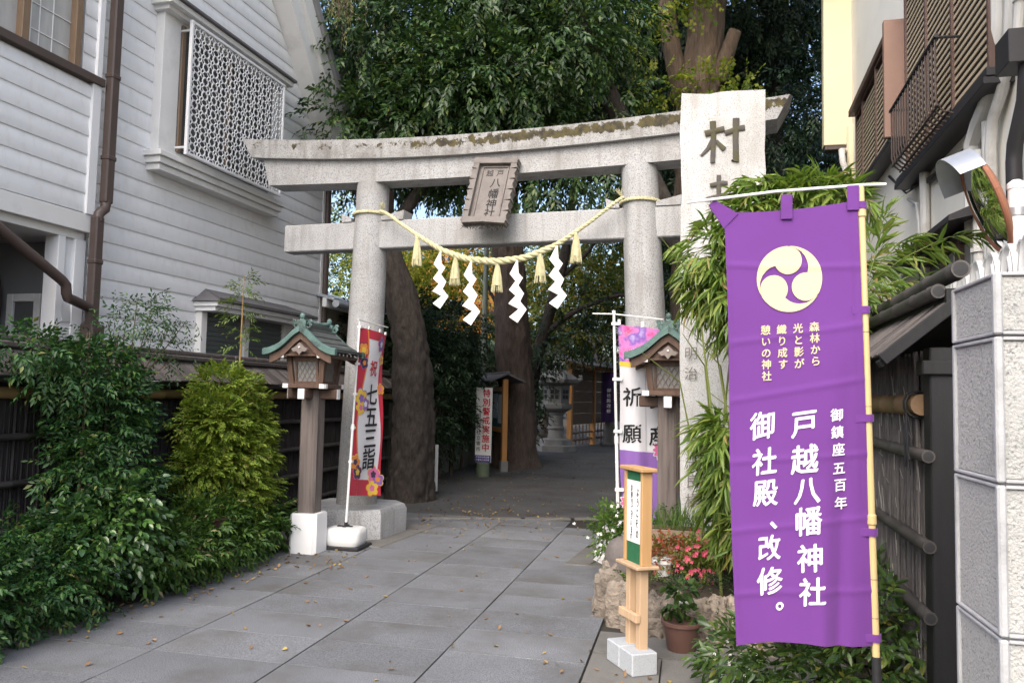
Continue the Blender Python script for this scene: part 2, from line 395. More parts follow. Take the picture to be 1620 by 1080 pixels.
m_lf_cam = leafmat('camellia_leaves', [(0,(.02,.055,.014)),(.6,(.045,.11,.025)),(1,(.09,.17,.035))], .28, .15, .6)
m_lf_cyp = leafmat('hinoki_sprays', [(0,(.085,.15,.018)),(.5,(.165,.24,.028)),(.9,(.24,.30,.04)),(1,(.20,.13,.05))], .55, .3, .3)
m_lf_sasa = leafmat('dwarf_bamboo_leaves', [(0,(.03,.08,.015)),(.6,(.06,.13,.022)),(.94,(.10,.17,.03)),(1,(.34,.28,.14))], .42, .25, .4)
m_lf_bam = leafmat('bamboo_leaves', [(0,(.07,.135,.022)),(.5,(.14,.22,.04)),(.88,(.22,.29,.06)),(.96,(.23,.23,.06)),(1,(.32,.22,.09))], .4, .35, .4)
m_lf_weed = leafmat('weed_leaves', [(0,(.03,.065,.02)),(.6,(.05,.10,.03)),(1,(.09,.14,.04))], .5, .3, .3)
m_lf_lush = leafmat('fresh_green_leaves', [(0,(.05,.11,.02)),(.6,(.09,.17,.03)),(1,(.15,.22,.05))], .42, .3, .4)
m_stem = M('green_stem', (.09,.08,.03), .7, .3, 8)
m_twig = M('twig', (.07,.05,.035), .9, .3, 8)

# ------------------------------------------------------------------ ground, pavement, path
mb = MB(); mb.add([(-150,-150,-.05),(150,-150,-.05),(150,150,-.05),(-150,150,-.05)], [(0,1,2,3)])
struct('ground', mb, m_soil)
mb = MB(); mb.add([(-5.2,.5,-.02),(1.0,.5,-.02),(1.0,10.9,-.02),(-5.2,10.9,-.02)], [(0,1,2,3)])
pav = struct('pavement', mb, m_joint)
xs = [-4.78, -3.21, -2.325, -1.487, -.60]
ys = [1.45+.494*i for i in range(19)]           # 1.45 .. 10.34
seam = lambda x: 10.05+.36*(x+2.7)
slabs = {}
def slab(x0, x1, y0, y1, mat, g=.007, gx=.010, z=0.0):
    w, l = round(x1-x0-gx, 3), round(y1-y0-g, 3); key = (w, l, mat.name)
    if key not in slabs: slabs[key] = MB().box((0,0,-.02), (w, l, .04), .001).mesh('paving_slab', mat)
    o = link('paving_slab', slabs[key], pav, ((x0+x1)/2, (y0+y1)/2, z+rnd.uniform(-.0015,.0015)), (rnd.uniform(-.0012,.0012), rnd.uniform(-.0012,.0012), 0))
for i in range(4):
    for j in range(len(ys)-1):
        if ys[j] > 9.6 and i == 3: continue
        slab(xs[i], xs[i+1], ys[j]+(.01 if i == 0 else 0), ys[j+1]+(.01 if i == 0 else 0), m_slab)
# older, uneven flags on the right, beside the stone bed
ryy = [2.35,2.95,3.5,4.05,4.6,5.15,5.62]; cut = [-.02,.18,-.1,.12,-.16,.08]
for j in range(6):
    slab(-.595, cut[j], ryy[j], ryy[j+1], m_slab2, .012); slab(cut[j], .95, ryy[j], ryy[j+1], m_slab2, .012)
mb = MB(); V = []; n = 0
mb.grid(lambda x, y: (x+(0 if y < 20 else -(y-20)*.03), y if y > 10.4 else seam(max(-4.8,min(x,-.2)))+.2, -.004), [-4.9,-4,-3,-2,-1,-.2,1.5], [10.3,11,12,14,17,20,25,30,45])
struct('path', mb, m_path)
mb = MB()
for i in range(7):                               # rough strip of stones where the slabs end
    x = -4.3+i*.62; mb.box((x, seam(x)+.12, -.005), (.6, .12, .03), .01, Matrix.Rotation(R(19), 3, 'Z'))
part('edging_stone', mb, m_slab2, pav)

# ------------------------------------------------------------------ house on the left (local x = out of the gable wall, y along it)
hs = thing('white_house', 'white clapboard house with brown downpipe and ornate white window grille', 'house', (-6.0,7.2,0), R(-2.8))
mb = MB(); mb.b2((-5,-.36,0), (-.025,4.43,5.5)); mb.b2((-5,-6,3.13), (-.02,-.36,8.6))
mb.prism([(4.43,5.5),(4.1,5.72),(3.6,6.3),(3.1,6.9),(2.5,7.6),(1.0,9.4),(-.36,9.4),(-.36,5.5)], lambda a,b: (-5,a,b), lambda a,b: (-.025,a,b))
part('wall', mb, m_trimw, hs)
def rake(z):                                     # s-limit of the gable siding at height z
    pts = [(5.5,4.40),(5.63,4.18),(6.1,3.72),(6.65,3.18),(7.2,2.72),(9.5,.8)]
    if z <= 5.5: return 4.43
    for (z0,s0),(z1,s1) in zip(pts, pts[1:]):
        if z <= z1: return s0+(s1-s0)*(z-z0)/(z1-z0)
    return .8
def board_mesh(s0, s1, z0, h, s1t=None, x=0.0):
    s1t = s1 if s1t is None else s1t; mb = MB()
    sec = lambda s, zt: [(x-.02,s,z0-.014),(x+.021,s,z0-.014),(x+.024,s,z0-.008),(x+.009,s,zt),(x-.02,s,zt)]
    a = sec(s0, z0+h); b = sec(s1, z0+h); b[3] = (x+.009,s1t,z0+h); b[4] = (x-.02,s1t,z0+h)
    mb.loft([a, b]); return mb
EXP = .1935; z = 1.0; k = 0; cache = {}
while z < 8.9:
    s1, s1t = rake(z), rake(z+EXP)
    if s1 > .9:
        key = 'full' if z+EXP <= 5.45 else round(z, 2)
        if key not in cache: cache[key] = board_mesh(-.30, s1, 0, EXP, s1t).mesh('siding_board', m_siding)
        link('siding_board', cache[key], hs, (0,0,z))
    z += EXP
mb = MB(); mb.b2((-.03,4.43,0), (.03,4.50,5.5)); part('corner_board', mb, m_trimw, hs)
# vertical pipe beyond the far corner
mb = MB(); mb.tube([(.03,4.57,1.2),(.03,4.57,5.55)], .055, 12)
for zz in (2.2,3.6,4.9): mb.tube([(.03,4.57,zz),(.03,4.57,zz+.05)], .063, 12)
part('downpipe', mb, m_brown, hs)
# front-left volume with balcony, porch and its boards
BX = .12
z = 3.335; bm = board_mesh(-5.6, -.50, 0, EXP, x=BX).mesh('siding_board', m_siding)
for i in range(7):
    h = EXP if i < 6 else .12
    link('siding_board', bm if i < 6 else board_mesh(-5.6,-.50,0,.115,x=BX).mesh('siding_board', m_siding), hs, (0,0,z)); z += EXP
mb = MB(); mb.b2((-.02,-6,3.31), (BX-.02,-.42,4.66)); mb.b2((-.02,-.62,4.72), (BX-.02,-.42,8.6)); part('balcony_wall', mb, m_trimw, hs)
mb = MB(); mb.b2((-.02,-.50,3.31), (BX+.045,-.39,4.635)); part('corner_board', mb, m_white, hs)
mb = MB(); mb.b2((-.02,-6,4.635), (BX+.07,-.37,4.715)); part('balcony_cap', mb, m_brown, hs)
mb = MB(); mb.b2((-.6,-6,3.13), (BX+.03,-.41,3.31)); mb.b2((-.55,-6,3.05), (BX-.03,-.43,3.135)); part('beam', mb, m_trimw, hs)
# upper window beside the drainpipe
wv = [(-3.2, -.80)]
w = part('window', MB().b2((-.03,-3.3,4.715), (BX-.045,-.66,6.6)), m_glass2, hs)
mb = MB()
for s in (-.70,-1.30,-2.2,-3.1): mb.b2((BX-.05,s-.04,4.715), (BX+.03,s+.04,6.6))
part('frame', mb, m_brownwood, w)
mb = MB(); mb.b2((BX-.05,-1.25,4.72), (BX+.0,-1.22,6.5)); 
for s in (-.95,-1.1): mb.b2((BX-.044,s-.006,4.76), (BX-.036,s+.006,6.5))
for zz in (4.9,5.15,5.4): mb.b2((BX-.0442,-1.26,zz-.005), (BX-.0362,-.74,zz+.005))
part('mullion', mb, m_trimw, w)
pier = [board_mesh(-.625,-.465,0,EXP,x=BX).mesh('siding_board', m_white)]
for i in range(12): link('siding_board', pier[0], hs, (0,0,4.73+i*EXP))
mb = MB(); mb.b2((-.02,-.47,4.715), (BX+.05,-.40,8.6)); part('corner_board', mb, m_white, hs)
# porch: post, back wall, ceiling, door, ceiling lamp, plaque
post = part('porch_post', MB().b2((-.08,-.73,0), (.055,-.41,3.06)), m_white, hs)
for i in range(11): part('siding_board', board_mesh(-.655,-.545,1.2+i*EXP-.9,EXP,x=.075), m_white, post)
part('corner_board', MB().b2((-.02,-.545,0), (.10,-.41,3.05)), m_white, post); part('corner_board', MB().b2((-.02,-.74,0), (.095,-.655,3.05)), m_white, post)
part('porch_wall', MB().b2((-2.1,-6,0), (-2.0,-.37,3.1)), m_porch, hs)
part('porch_wall', MB().b2((-2.0,-3.3,0), (.0,-3.2,3.1)), m_porch, hs)  # unseen side wall added to keep sunlight out of the porch
part('porch_wall', MB().b2((-2.0,-.46,0), (-.09,-.385,3.05)), m_porch, hs)
d = part('door', MB().b2((-.68,-.475,.2), (-.42,-.462,2.44)), m_darkroom, hs)
part('frame', MB().b2((-.76,-.50,0), (-.68,-.462,2.52)), m_trimw, d); part('frame', MB().b2((-.42,-.50,0), (-.34,-.462,2.52)), m_trimw, d); part('frame', MB().b2((-.68,-.50,2.44), (-.42,-.462,2.52)), m_trimw, d)
lamp = thing('ceiling_light', 'unlit fluorescent ceiling light under the porch of the white house', 'ceiling light', (0,0,0)); lamp.parent = None
lamp.location = (-6.0,7.2,0); lamp.rotation_euler = (0,0,R(-2.8))
mb = MB(); mb.loft([[(-1.2,s0,3.048),(-.75,s0,3.048),(-.82,s1,2.97),(-1.13,s1,2.97)] for s0,s1 in ((-2.6,-2.5),(-.75,-.85))]); part('housing', mb, m_trimw, lamp)
part('tube', MB().tube([(-.97,-2.5,2.945),(-.97,-.85,2.945)], .02, 10), m_brown, lamp)
# brown downpipes: upright with a jog, and the sloping one from the porch gutter
mb = MB(); px = .20
mb.b2((px-.045,-.345,3.46), (px+.045,-.235,9), .012)
mb.tube([(px,-.29,3.47),(px,-.30,3.40),(px,-.34,3.37),(px,-.375,3.33),(px,-.385,3.25)], .05, 12)
mb.b2((px-.045,-.44,1.2), (px+.045,-.335,3.3), .012)
for zz in (3.9,4.75,5.8): mb.b2((px-.052,-.352,zz), (px+.052,-.228,zz+.05), .01)
for zz in (2.82,2.2): mb.b2((px-.052,-.447,zz), (px+.052,-.328,zz+.05), .01)
part('downpipe', mb, m_brown, hs, label='upright brown downpipe with a jog at the corner')
mb = MB(); mb.tube([(.30,-2.6,3.45),(.30,-.88,2.585),(.30,-.83,2.545),(.30,-.82,2.47),(.30,-.80,2.43),(.28,-.72,2.42),(.24,-.50,2.38),(.23,-.45,2.36),(.225,-.44,2.28),(.2,-.41,2.12)], .048, 12)
mb.b2((.13,-.475,2.05), (.29,-.30,2.22), .015)
part('downpipe', mb, m_brown, hs, label='sloping brown drainpipe crossing the porch')
# big bay window with grille
bay = part('window_bay', MB().b2((-.03,.50,4.05), (.13,2.86,5.92)), m_trimw, hs)
mb = MB(); mb.b2((-.03,.40,5.92), (.30,2.97,5.985)); mb.b2((-.03,.45,5.87), (.22,2.93,5.93)); part('hood', mb, m_trimw, bay)
part('hood_flashing', MB().b2((-.02,.37,5.987), (.34,3.0,6.02)), m_hood, bay)
mb = MB(); mb.b2((-.03,.40,4.18), (.25,2.95,4.24)); mb.b2((-.03,.43,4.105), (.22,2.92,4.178)); mb.b2((-.03,.46,4.03), (.19,2.89,4.103)); part('sill', mb, m_trimw, bay)
win = part('window', MB().b2((.125,.78,4.33), (.145,2.68,5.83)), m_glass_dk, hs)
part('frame', MB().b2((.14,1.66,4.33), (.165,1.74,5.83)), m_brownwood, win); part('frame', MB().b2((.14,.78,4.33), (.16,.84,5.83)), m_brownwood, win)
mb = MB(); G0, G1, H0, H1, gx = .735, 2.73, 4.275, 5.86, .30
for a in ((G0,H0,G1,H0+.035),(G0,H1-.035,G1,H1),(G0,H0+.035,G0+.035,H1-.035),(G1-.035,H0+.035,G1,H1-.035)): mb.b2((gx-.02,a[0],a[1]), (gx+.02,a[2],a[3]))
for s in (G0+.05,G1-.05):
    for zz in (H0+.1,H1-.1): mb.b2((.12,s-.012,zz-.012), (gx-.018,s+.012,zz+.012))
part('grille_frame', mb, m_white, win)
nx, nz = 11, 9; cw = (G1-G0-.07)/nx; ch = (H1-H0-.07)/nz
ring = MB(); an = np.linspace(0, 2*math.pi, 15)
ring.tube([(0, .30*cw*math.cos(t), .30*ch*math.sin(t)) for t in an], .0085, 5, caps=False)
for a in (45,135,225,315):                         # leaf-like scrolls that cross between the rings
    ca, sa = math.cos(R(a)), math.sin(R(a))
    for b in (-1,1):
        ring.tube([(0, ca*cw*(.21+.52*t)-b*sa*cw*.13*math.sin(math.pi*t), sa*ch*(.21+.52*t)+b*ca*ch*.13*math.sin(math.pi*t)) for t in np.linspace(0,1,6)], .007, 4, caps=False)
rm = ring.mesh('lattice_ring', m_white)
for i in range(nx):
    for j in range(nz): link('lattice_ring', rm, win, (gx, G0+.035+cw*(i+.5), H0+.035+ch*(j+.5)))
# low window with little slate hood and two shutters
lw = part('window', MB().b2((-.03,1.52,1.0), (.02,3.42,2.58)), m_darkroom, hs)
mb = MB()
for s in (1.50,2.40,3.36): mb.b2((-.02,s-.055,1.0), (.10,s+.055,2.60))
mb.b2((-.02,1.445,.95), (.101,3.42,1.0)); part('frame', mb, m_trimw, lw)
for a, b in ((1.56,2.34),(2.46,3.30)):
    sh = part('shutter', MB().b2((.025,a,1.0), (.05,b,2.59)), m_shut, lw)
    mb = MB()
    for i in range(26): mb.box(((.062), (a+b)/2, 1.03+i*.06), (.012, b-a-.02, .05), .003, Matrix.Rotation(R(14), 3, 'Y'))
    part('slats', mb, m_shut, sh, kind='stuff')
mb = MB(); mb.b2((-.02,1.38,2.605), (.36,3.66,2.665)); mb.b2((-.02,1.41,2.55), (.31,3.63,2.607)); part('fascia', mb, m_white, lw)
mb = MB(); mb.loft([[(-.02,1.34,2.667),(.42,1.34,2.667),(.42,1.34,2.70),(-.02,1.62,2.86)],[(-.02,3.70,2.667),(.42,3.70,2.667),(.42,3.70,2.70),(-.02,3.45,2.86)]]); part('hood', mb, m_hood, lw)
# gable roof edge: bargeboard, moulding and roof deck with a bell-cast curve
rk = [(5.02,5.50),(4.72,5.72),(4.25,6.18),(3.72,6.80),(3.2,7.45),(2.2,8.7),(1.0,10.1)]
def rk_off(d):
    o = []
    for i, p in enumerate(rk):
        a = np.array(rk[max(i-1,0)]); b = np.array(rk[min(i+1,len(rk)-1)]); t = (b-a)/np.linalg.norm(b-a); nn = np.array((-t[1]*-1, t[0]*-1)); nn = np.array((-t[1], t[0]))
        o.append(np.array(p)+nn*d)
    return o
for nm, x0, x1, d0, d1, mm in (('roof',-5,.42,-.10,0.0,m_roofgrey),('bargeboard',.30,.36,.0,.24,m_trimw),('moulding',.0,.30,.22,.50,m_trimw)):
    a, b = rk_off(d0), rk_off(d1)
    mb = MB(); mb.loft([[(x0,p[0],p[1]),(x1,p[0],p[1]),(x1,q[0],q[1]),(x0,q[0],q[1])] for p, q in zip(a, b)]); part(nm, mb, mm, hs)
# dark oval board standing in the porch
ov = [(.19*math.cos(t), .42*math.sin(t)) for t in np.linspace(0, 2*math.pi, 28, endpoint=False)]
pl = MB(); pl.prism(ov, lambda a,b: (a,-.03,b), lambda a,b: (a,.03,b))
o = part('wooden_plaque', pl, m_brown, None); o.location = (-7.03, 6.72, 2.40); o.rotation_euler = (0,0,R(-2.8))
tag(o, 'dark oval wooden board standing in the porch of the white house', 'plaque')
# corner of a purple banner at the left edge of the picture
pb = thing('purple_flag', 'corner of a purple flag hanging at the left edge by the porch', 'flag', (-5.36,5.0,0))
part('pole', MB().tube([(-.22,-.1,0),(-.22,-.1,2.80)], .012, 8), m_plastic, pb)
mb = MB(); mb.grid(lambda u,v: (-.20+.30*u-.12*(v), .02*math.sin(u*5), 2.76-1.0*v-.08*u), np.linspace(0,1,10), np.linspace(0,1,16)); part('cloth', mb, m_purple, pb)
part('crossbar', MB().tube([(-.22,-.1,2.78),(.10,0,2.70)], .008, 6), m_plastic, pb)
# ------------------------------------------------------------------ brushwood fences (local y along the fence, +x / -x the face)
def bamboo(mb, p0, p1, r, seg=10, node=.33, rs=rnd):
    p0 = np.array(p0, float); p1 = np.array(p1, float); L = np.linalg.norm(p1-p0); P = []; Q = []
    t = rs.uniform(.05, node); P.append(p0); Q.append(r)
    while t < L-.03:
        for dt, k in ((-.012,1.0),(-.004,1.09),(.004,1.09),(.012,1.0)):
            P.append(p0+(p1-p0)*((t+dt)/L)); Q.append(r*k)
        t += node*rs.uniform(.8, 1.2)
    P.append(p1); Q.append(r); mb.tube(P, Q, seg)
def brush_panel(mb, x, y0, y1, z0, z1, rs, step=.011, th=.02):
    n = int((y1-y0)/step)
    for i in range(n):
        y = y0+(i+rs.random())*step; r = rs.uniform(.004, .009); dx = rs.gauss(0, th*.45)
        P = [(x+dx, y, z0), (x+dx+rs.gauss(0,.006), y+rs.gauss(0,.012), (z0+z1)/2), (x+dx+rs.gauss(0,.006), y+rs.gauss(0,.02), z1+rs.uniform(-.03,.0))]
        mb.tube(P, r, 3, caps=False)
fl = thing('brushwood_fence', 'long dark brushwood fence with shingled cap behind the bushes by the white house', 'fence', (-4.75,2.2,0))
FL = 10.2
part('backing', MB().b2((-.14,0,.02), (-.09,FL,1.62)), m_brush, fl)
mb = MB(); brush_panel(mb, -.075, 0, FL, .03, 1.62, rnd, .016); part('brushwood', mb, m_brush, fl, kind='stuff')
for zz in (.22,.55,.88,1.22):
    for a, b in ((0,3.4),(3.38,6.9),(6.88,FL)):
        mb = MB(); bamboo(mb, (-.035,a,zz+rnd.uniform(-.01,.01)), (-.035,b,zz+rnd.uniform(-.01,.01)), .026); part('bamboo_rail', mb, m_bamold, fl)
mb = MB(); bamboo(mb, (-.03,0,1.545), (-.03,FL,1.545), .045); part('bamboo_rail', mb, M('tan_bamboo', (.24,.16,.07), .6, .2, 4), fl)
for y in (.6,2.8,5.0,7.2,9.4):
    part('post', MB().b2((-.20,y-.05,0), (-.095,y+.05,1.66)), m_oldwood, fl)
part('eave_beam', MB().b2((-.22,0,1.62), (-.02,FL,1.66)), m_oldwood, fl)
shing = [MB().box((0,0,0), (.36, w, .014), .003).mesh('roof_board', m_oldwoodh) for w in (.10,.13,.16)]
for side in (1,-1):
    y = 0
    while y < FL:
        k = rnd.randrange(3); w = (.10,.13,.16)[k]
        link('roof_board', shing[k], fl, (-.12+side*(.145+rnd.uniform(-.012,.012)), y+w/2, 1.775+rnd.uniform(-.006,.006)), (rnd.uniform(-.02,.02), side*R(37)+rnd.uniform(-.03,.03), rnd.uniform(-.03,.03)))
        y += w+.004
for a, b in ((0,2.9),(2.92,5.6),(5.62,8.1),(8.12,FL)):
    part('ridge_cap', MB().box((-.12,(a+b)/2,1.895), (.15,b-a,.05), .012), m_oldwoodh, fl)
    part('ridge_pole', MB().box((-.12,(a+b)/2,1.945), (.08,b-a,.045), .015), m_oldwoodh, fl)

# ------------------------------------------------------------------ torii (local x = along the beams, -y = towards the street)
T0 = (-3.74,8.72,0); TR = R(-5.42)
to = thing('torii_gate', 'large grey granite torii gate spanning the shrine approach', 'torii gate', T0, TR)
def octa(h, c): return [(-h,-h+c),(-h+c,-h),(h-c,-h),(h,-h+c),(h,h-c),(h-c,h),(-h+c,h),(-h,h-c)]
for cx in (-.02,3.40):
    mb = MB(); rings = []
    for hh, zz in ((.515,-.05),(.515,.27),(.49,.325)): rings.append([(cx+a,-.06+b,zz) for a,b in octa(hh,.19)])
    mb.loft(rings); part('foundation_block', mb, m_gran, to)
    part('plinth', MB().b2((cx-.75,-.78,-.06), (cx+.72,.75,.012), .02), m_slab2, to)
def pil(b, t):
    mb = MB(); n = 14
    P = [np.array(b)*(1-k/n)+np.array(t)*(k/n) for k in range(n+1)]
    mb.tube(P, [.232-.042*(k/n)**.9 for k in range(n+1)], 40); return mb
part('pillar', pil((-.02,0,.32), (.06,0,4.06)), m_gran, to, ang=60)
part('pillar', pil((3.40,0,.32), (3.21,0,4.06)), m_gran, to, ang=60)
part('tie_beam', MB().b2((-1.07,-.105,3.27), (4.36,.105,3.597), .012), m_gran, to)
for s0, s1 in ((-.155,-.28),(.235,.515),(3.02,2.885),(3.405,3.66)):
    mb = MB(); mb.prism([(s0,3.60),(s1,3.60),(s1+(.01 if s1>s0 else -.01),3.705),(s0,3.645)] if s1>s0 else [(s1,3.60),(s0,3.60),(s0,3.645),(s1-.01,3.705)], lambda a,b: (a,-.115,b), lambda a,b: (a,.115,b))
    part('wedge', mb, m_gran, to)
cb = lambda s: 4.268+(.0165 if s < 1.68 else .0130)*(s-1.68)**2           # underside of the top beam
ct = lambda s: 4.485+(.0180 if s < 1.68 else .0140)*(s-1.68)**2
bb = lambda s: 4.030+.0070*(s-1.68)**2           # underside of the second beam
ss = np.linspace(-1.28, 4.34, 40); mb = MB()
mb.loft([[(s+(.0 if 0<i<39 else 0),-.16,bb(s)),(s,.16,bb(s)),(s+e*.09,.165,cb(s)+.012),(s+e*.09,-.165,cb(s)+.012)] for i, (s, e) in enumerate(zip(ss, np.linspace(-1,1,40)))])
part('second_beam', mb, m_gran, to, ang=30)
ss = np.linspace(-1.50, 4.60, 60); mb = MB(); NS = 60
e_ = np.linspace(-1,1,NS)
mb.loft([[(s,-.225,cb(s)),(s,.225,cb(s)),(s+e*.12,.25,ct(s)),(s+e*.15,0,ct(s)+.075),(s+e*.12,-.25,ct(s))] for s, e in zip(ss, e_)])
kas = part('top_beam', mb, m_gran_moss, to, ang=25)
# subdivided front skin that carries the band of lichen growth along the upper edge
mb = MB(); U = np.linspace(0, 1, 120); Vv = np.linspace(0, 1, 9)
def kf(u, v):
    s = -1.50+6.10*u; e = -1+2*u
    return (s+e*.12*v, -.2265-.025*v, cb(s)+(ct(s)-cb(s))*v)
mb.grid(kf, U, Vv); me = mb.mesh('lichen_face', m_gran_moss)
ca = me.color_attributes.new('band', 'FLOAT_COLOR', 'POINT'); cd = np.zeros((len(U)*len(Vv), 4), np.float32)
for j, v in enumerate(Vv):
    for i, u in enumerate(U):
        g = .36+.17*min(1,max(0,(u-.15)/.35))
        cd[j*len(U)+i] = (max(0, g*math.exp(-((v-.66)/.45)**2)), 0, 0, 1)
ca.data.foreach_set('color', cd.ravel()); link('lichen_face', me, to)
# name plaque, leaning forward
pq = Matrix.Translation((1.665,-.315,3.785)) @ Matrix.Rotation(R(-17), 4, 'X') @ Matrix.Rotation(R(4), 4, 'Y')
pf = lambda x, z, y=0: tuple(pq @ Vector((x, y, z)))
def plank(lo, hi, b=.006): return MB().box(tuple(pq @ Vector([(a+c)/2 for a,c in zip(lo,hi)])), [c-a for a,c in zip(lo,hi)], b, pq.to_3x3())
m_plq = M('weathered_plaque_stone', (.19,.172,.16), .85, .15, 5, stretch=(1,1,1), bump=.4, stain=(.09,.08,.075), stscale=4, stpos=(.5,.8))
plq = part('name_plaque', plank((-.20,-.02,-.34), (.20,.05,.34)), m_plq, to)
fr = MB()
for sd in (-1,1):                                 # scalloped outer frame in sections
    for i in range(6):
        z0 = -.385+i*.13; fr.prism([(sd*.185,z0),(sd*.262,z0+.012),(sd*.245,z0+.065),(sd*.262,z0+.118),(sd*.185,z0+.13)], lambda a,b: pf(a,b,-.075), lambda a,b: pf(a,b,.03))
for sd in (-1,1): fr.prism([(-.255,sd*.33),(-.245,sd*.405),(0,sd*.39),(.245,sd*.405),(.255,sd*.33)], lambda a,b: pf(a,b,-.078), lambda a,b: pf(a,b,.032))
part('frame', fr, m_plq, plq)
fr = MB()
for lo, hi in (((-.155,-.034,-.30),(-.14,-.015,.30)),((.14,-.034,-.30),(.155,-.015,.30)),((-.155,-.034,-.315),(.155,-.015,-.30)),((-.155,-.034,.30),(.155,-.015,.315))):
    fr.box(tuple(pq @ Vector([(a+c)/2 for a,c in zip(lo,hi)])), [c-a for a,c in zip(lo,hi)], .003, pq.to_3x3())
part('inner_rim', fr, m_plq, plq)
load_glyphs('村社戸越八幡神御鎮座五百年殿、改修。森林から光と影が織り成す憩いの七三詣祝安産祈願特別警戒実施中明治有志良橘ようこそおまりございますへ立寄所お参拝')
for t in (0,):
    mb = MB(); fn = lambda x, y, l=0: pf(x, -y, -.0225-l)
    for c, y in zip('八幡神社', (-.115,.02,.145,.255)): glyph(mb, c, .03, y, .125, fn, .010, .08, brush=.006)
    glyph(mb, '戸', .06, -.235, .085, fn, .0, .05); glyph(mb, '越', -.06, -.235, .085, fn, .0, .05)
    part('lettering', mb, m_ink, plq)
mb = MB(); rs_ = random.Random(3)
for i in range(60):
    x = rs_.uniform(-.25,.25); mb.tube([pf(x,-.385,.0), pf(x+rs_.uniform(-.03,.03),-.41,-.02+rs_.uniform(-.02,.02)), pf(x+rs_.uniform(-.05,.05),-.42-rs_.uniform(0,.03),rs_.uniform(-.04,.03))], .004, 3)
part('moss_tuft', mb, m_carve, to)

# ------------------------------------------------------------------ sacred rope with tassels and paper streamers
ro = thing('straw_rope', 'twisted pale straw rope slung between the torii pillars', 'rope', T0, TR)
RP = np.array([(.30,3.668),(.371,3.648),(.55,3.52),(.759,3.380),(1.073,3.19),(1.377,3.08),(1.708,3.040),(2.03,3.068),(2.378,3.19),(2.716,3.405),(2.93,3.56),(3.05,3.652),(3.10,3.668)])
def rope_at(s): return np.array((s, -.27, np.interp(s, RP[:,0], RP[:,1])))
S = np.linspace(.30, 3.10, 190); Z = np.interp(S, RP[:,0], RP[:,1])
for _ in range(12): Z[1:-1] = (Z[:-2]+2*Z[1:-1]+Z[2:])/4
cth = np.stack([S, np.full_like(S, -.27), Z], 1); Tn = np.gradient(cth, axis=0); Tn /= np.linalg.norm(Tn, axis=1)[:,None]
arc = np.r_[0, np.cumsum(np.linalg.norm(np.diff(cth, axis=0), axis=1))]
rad = np.interp(S, [.3,.7,1.1,1.7,2.3,2.7,3.1], [.015,.017,.026,.032,.026,.017,.015])
yv = np.array((0,-1.,0)); ph = np.cumsum(np.gradient(arc)/(rad*5.2))*2*math.pi/1.6
for k in range(3):
    a = ph+k*2*math.pi/3; nrm = np.cross(Tn, yv)
    P = cth+rad[:,None]*.62*(np.cos(a)[:,None]*yv+np.sin(a)[:,None]*nrm)
    part('strand', MB().tube(P, rad*.72, 8), m_straw, ro)
for cx, zz in ((.045,3.685),(3.225,3.66)):
    mb = MB(); an = np.linspace(0, 2*math.pi, 80)
    for k in range(2):
        mb.tube([(cx+.207*math.cos(t)+.006*math.cos(t*22+k*3.14), .207*math.sin(t)+.006*math.sin(t*22+k*3.14), zz+.012*math.sin(t*22+k*math.pi)-.008*math.sin(t)) for t in an], .012, 6, caps=False)
    part('pillar_loop', mb, m_straw, ro)
mb = MB()
for sx, sg in ((.30,1),(3.08,-1)):
    for i in range(14): mb.tube([(sx,-.25,3.67), (sx+.03*sg+rnd.uniform(-.02,.03), -.26+rnd.uniform(-.03,.03), 3.71), (sx+.03*sg+rnd.uniform(-.05,.05), -.27+rnd.uniform(-.04,.04), 3.75+rnd.uniform(-.02,.02))], .003, 4)
part('knot_tuft', mb, m_straw, ro)
for s in (.775,1.245,1.735,2.215,2.60):
    p = rope_at(s); mb = MB(); L = .33 if s > .8 else .345
    mb.lathe([(.012,.02),(.022,-.01),(.024,-.05),(.018,-.06),(.023,-.075),(.04,-.16),(.048,-L*.8)], 12, p)
    for i in range(46):
        a = rnd.uniform(0, 6.283); q = rnd.uniform(.5, 1.0)
        mb.tube([p+np.array((.02*math.cos(a),.02*math.sin(a),-.05)), p+np.array((.045*q*math.cos(a),.045*q*math.sin(a),-.17)), p+np.array((.066*q*math.cos(a),.06*q*math.sin(a),-L+rnd.uniform(-.012,.012)))], [.005,.006,.004], 4)
    part('tassel', mb, m_straw, ro)
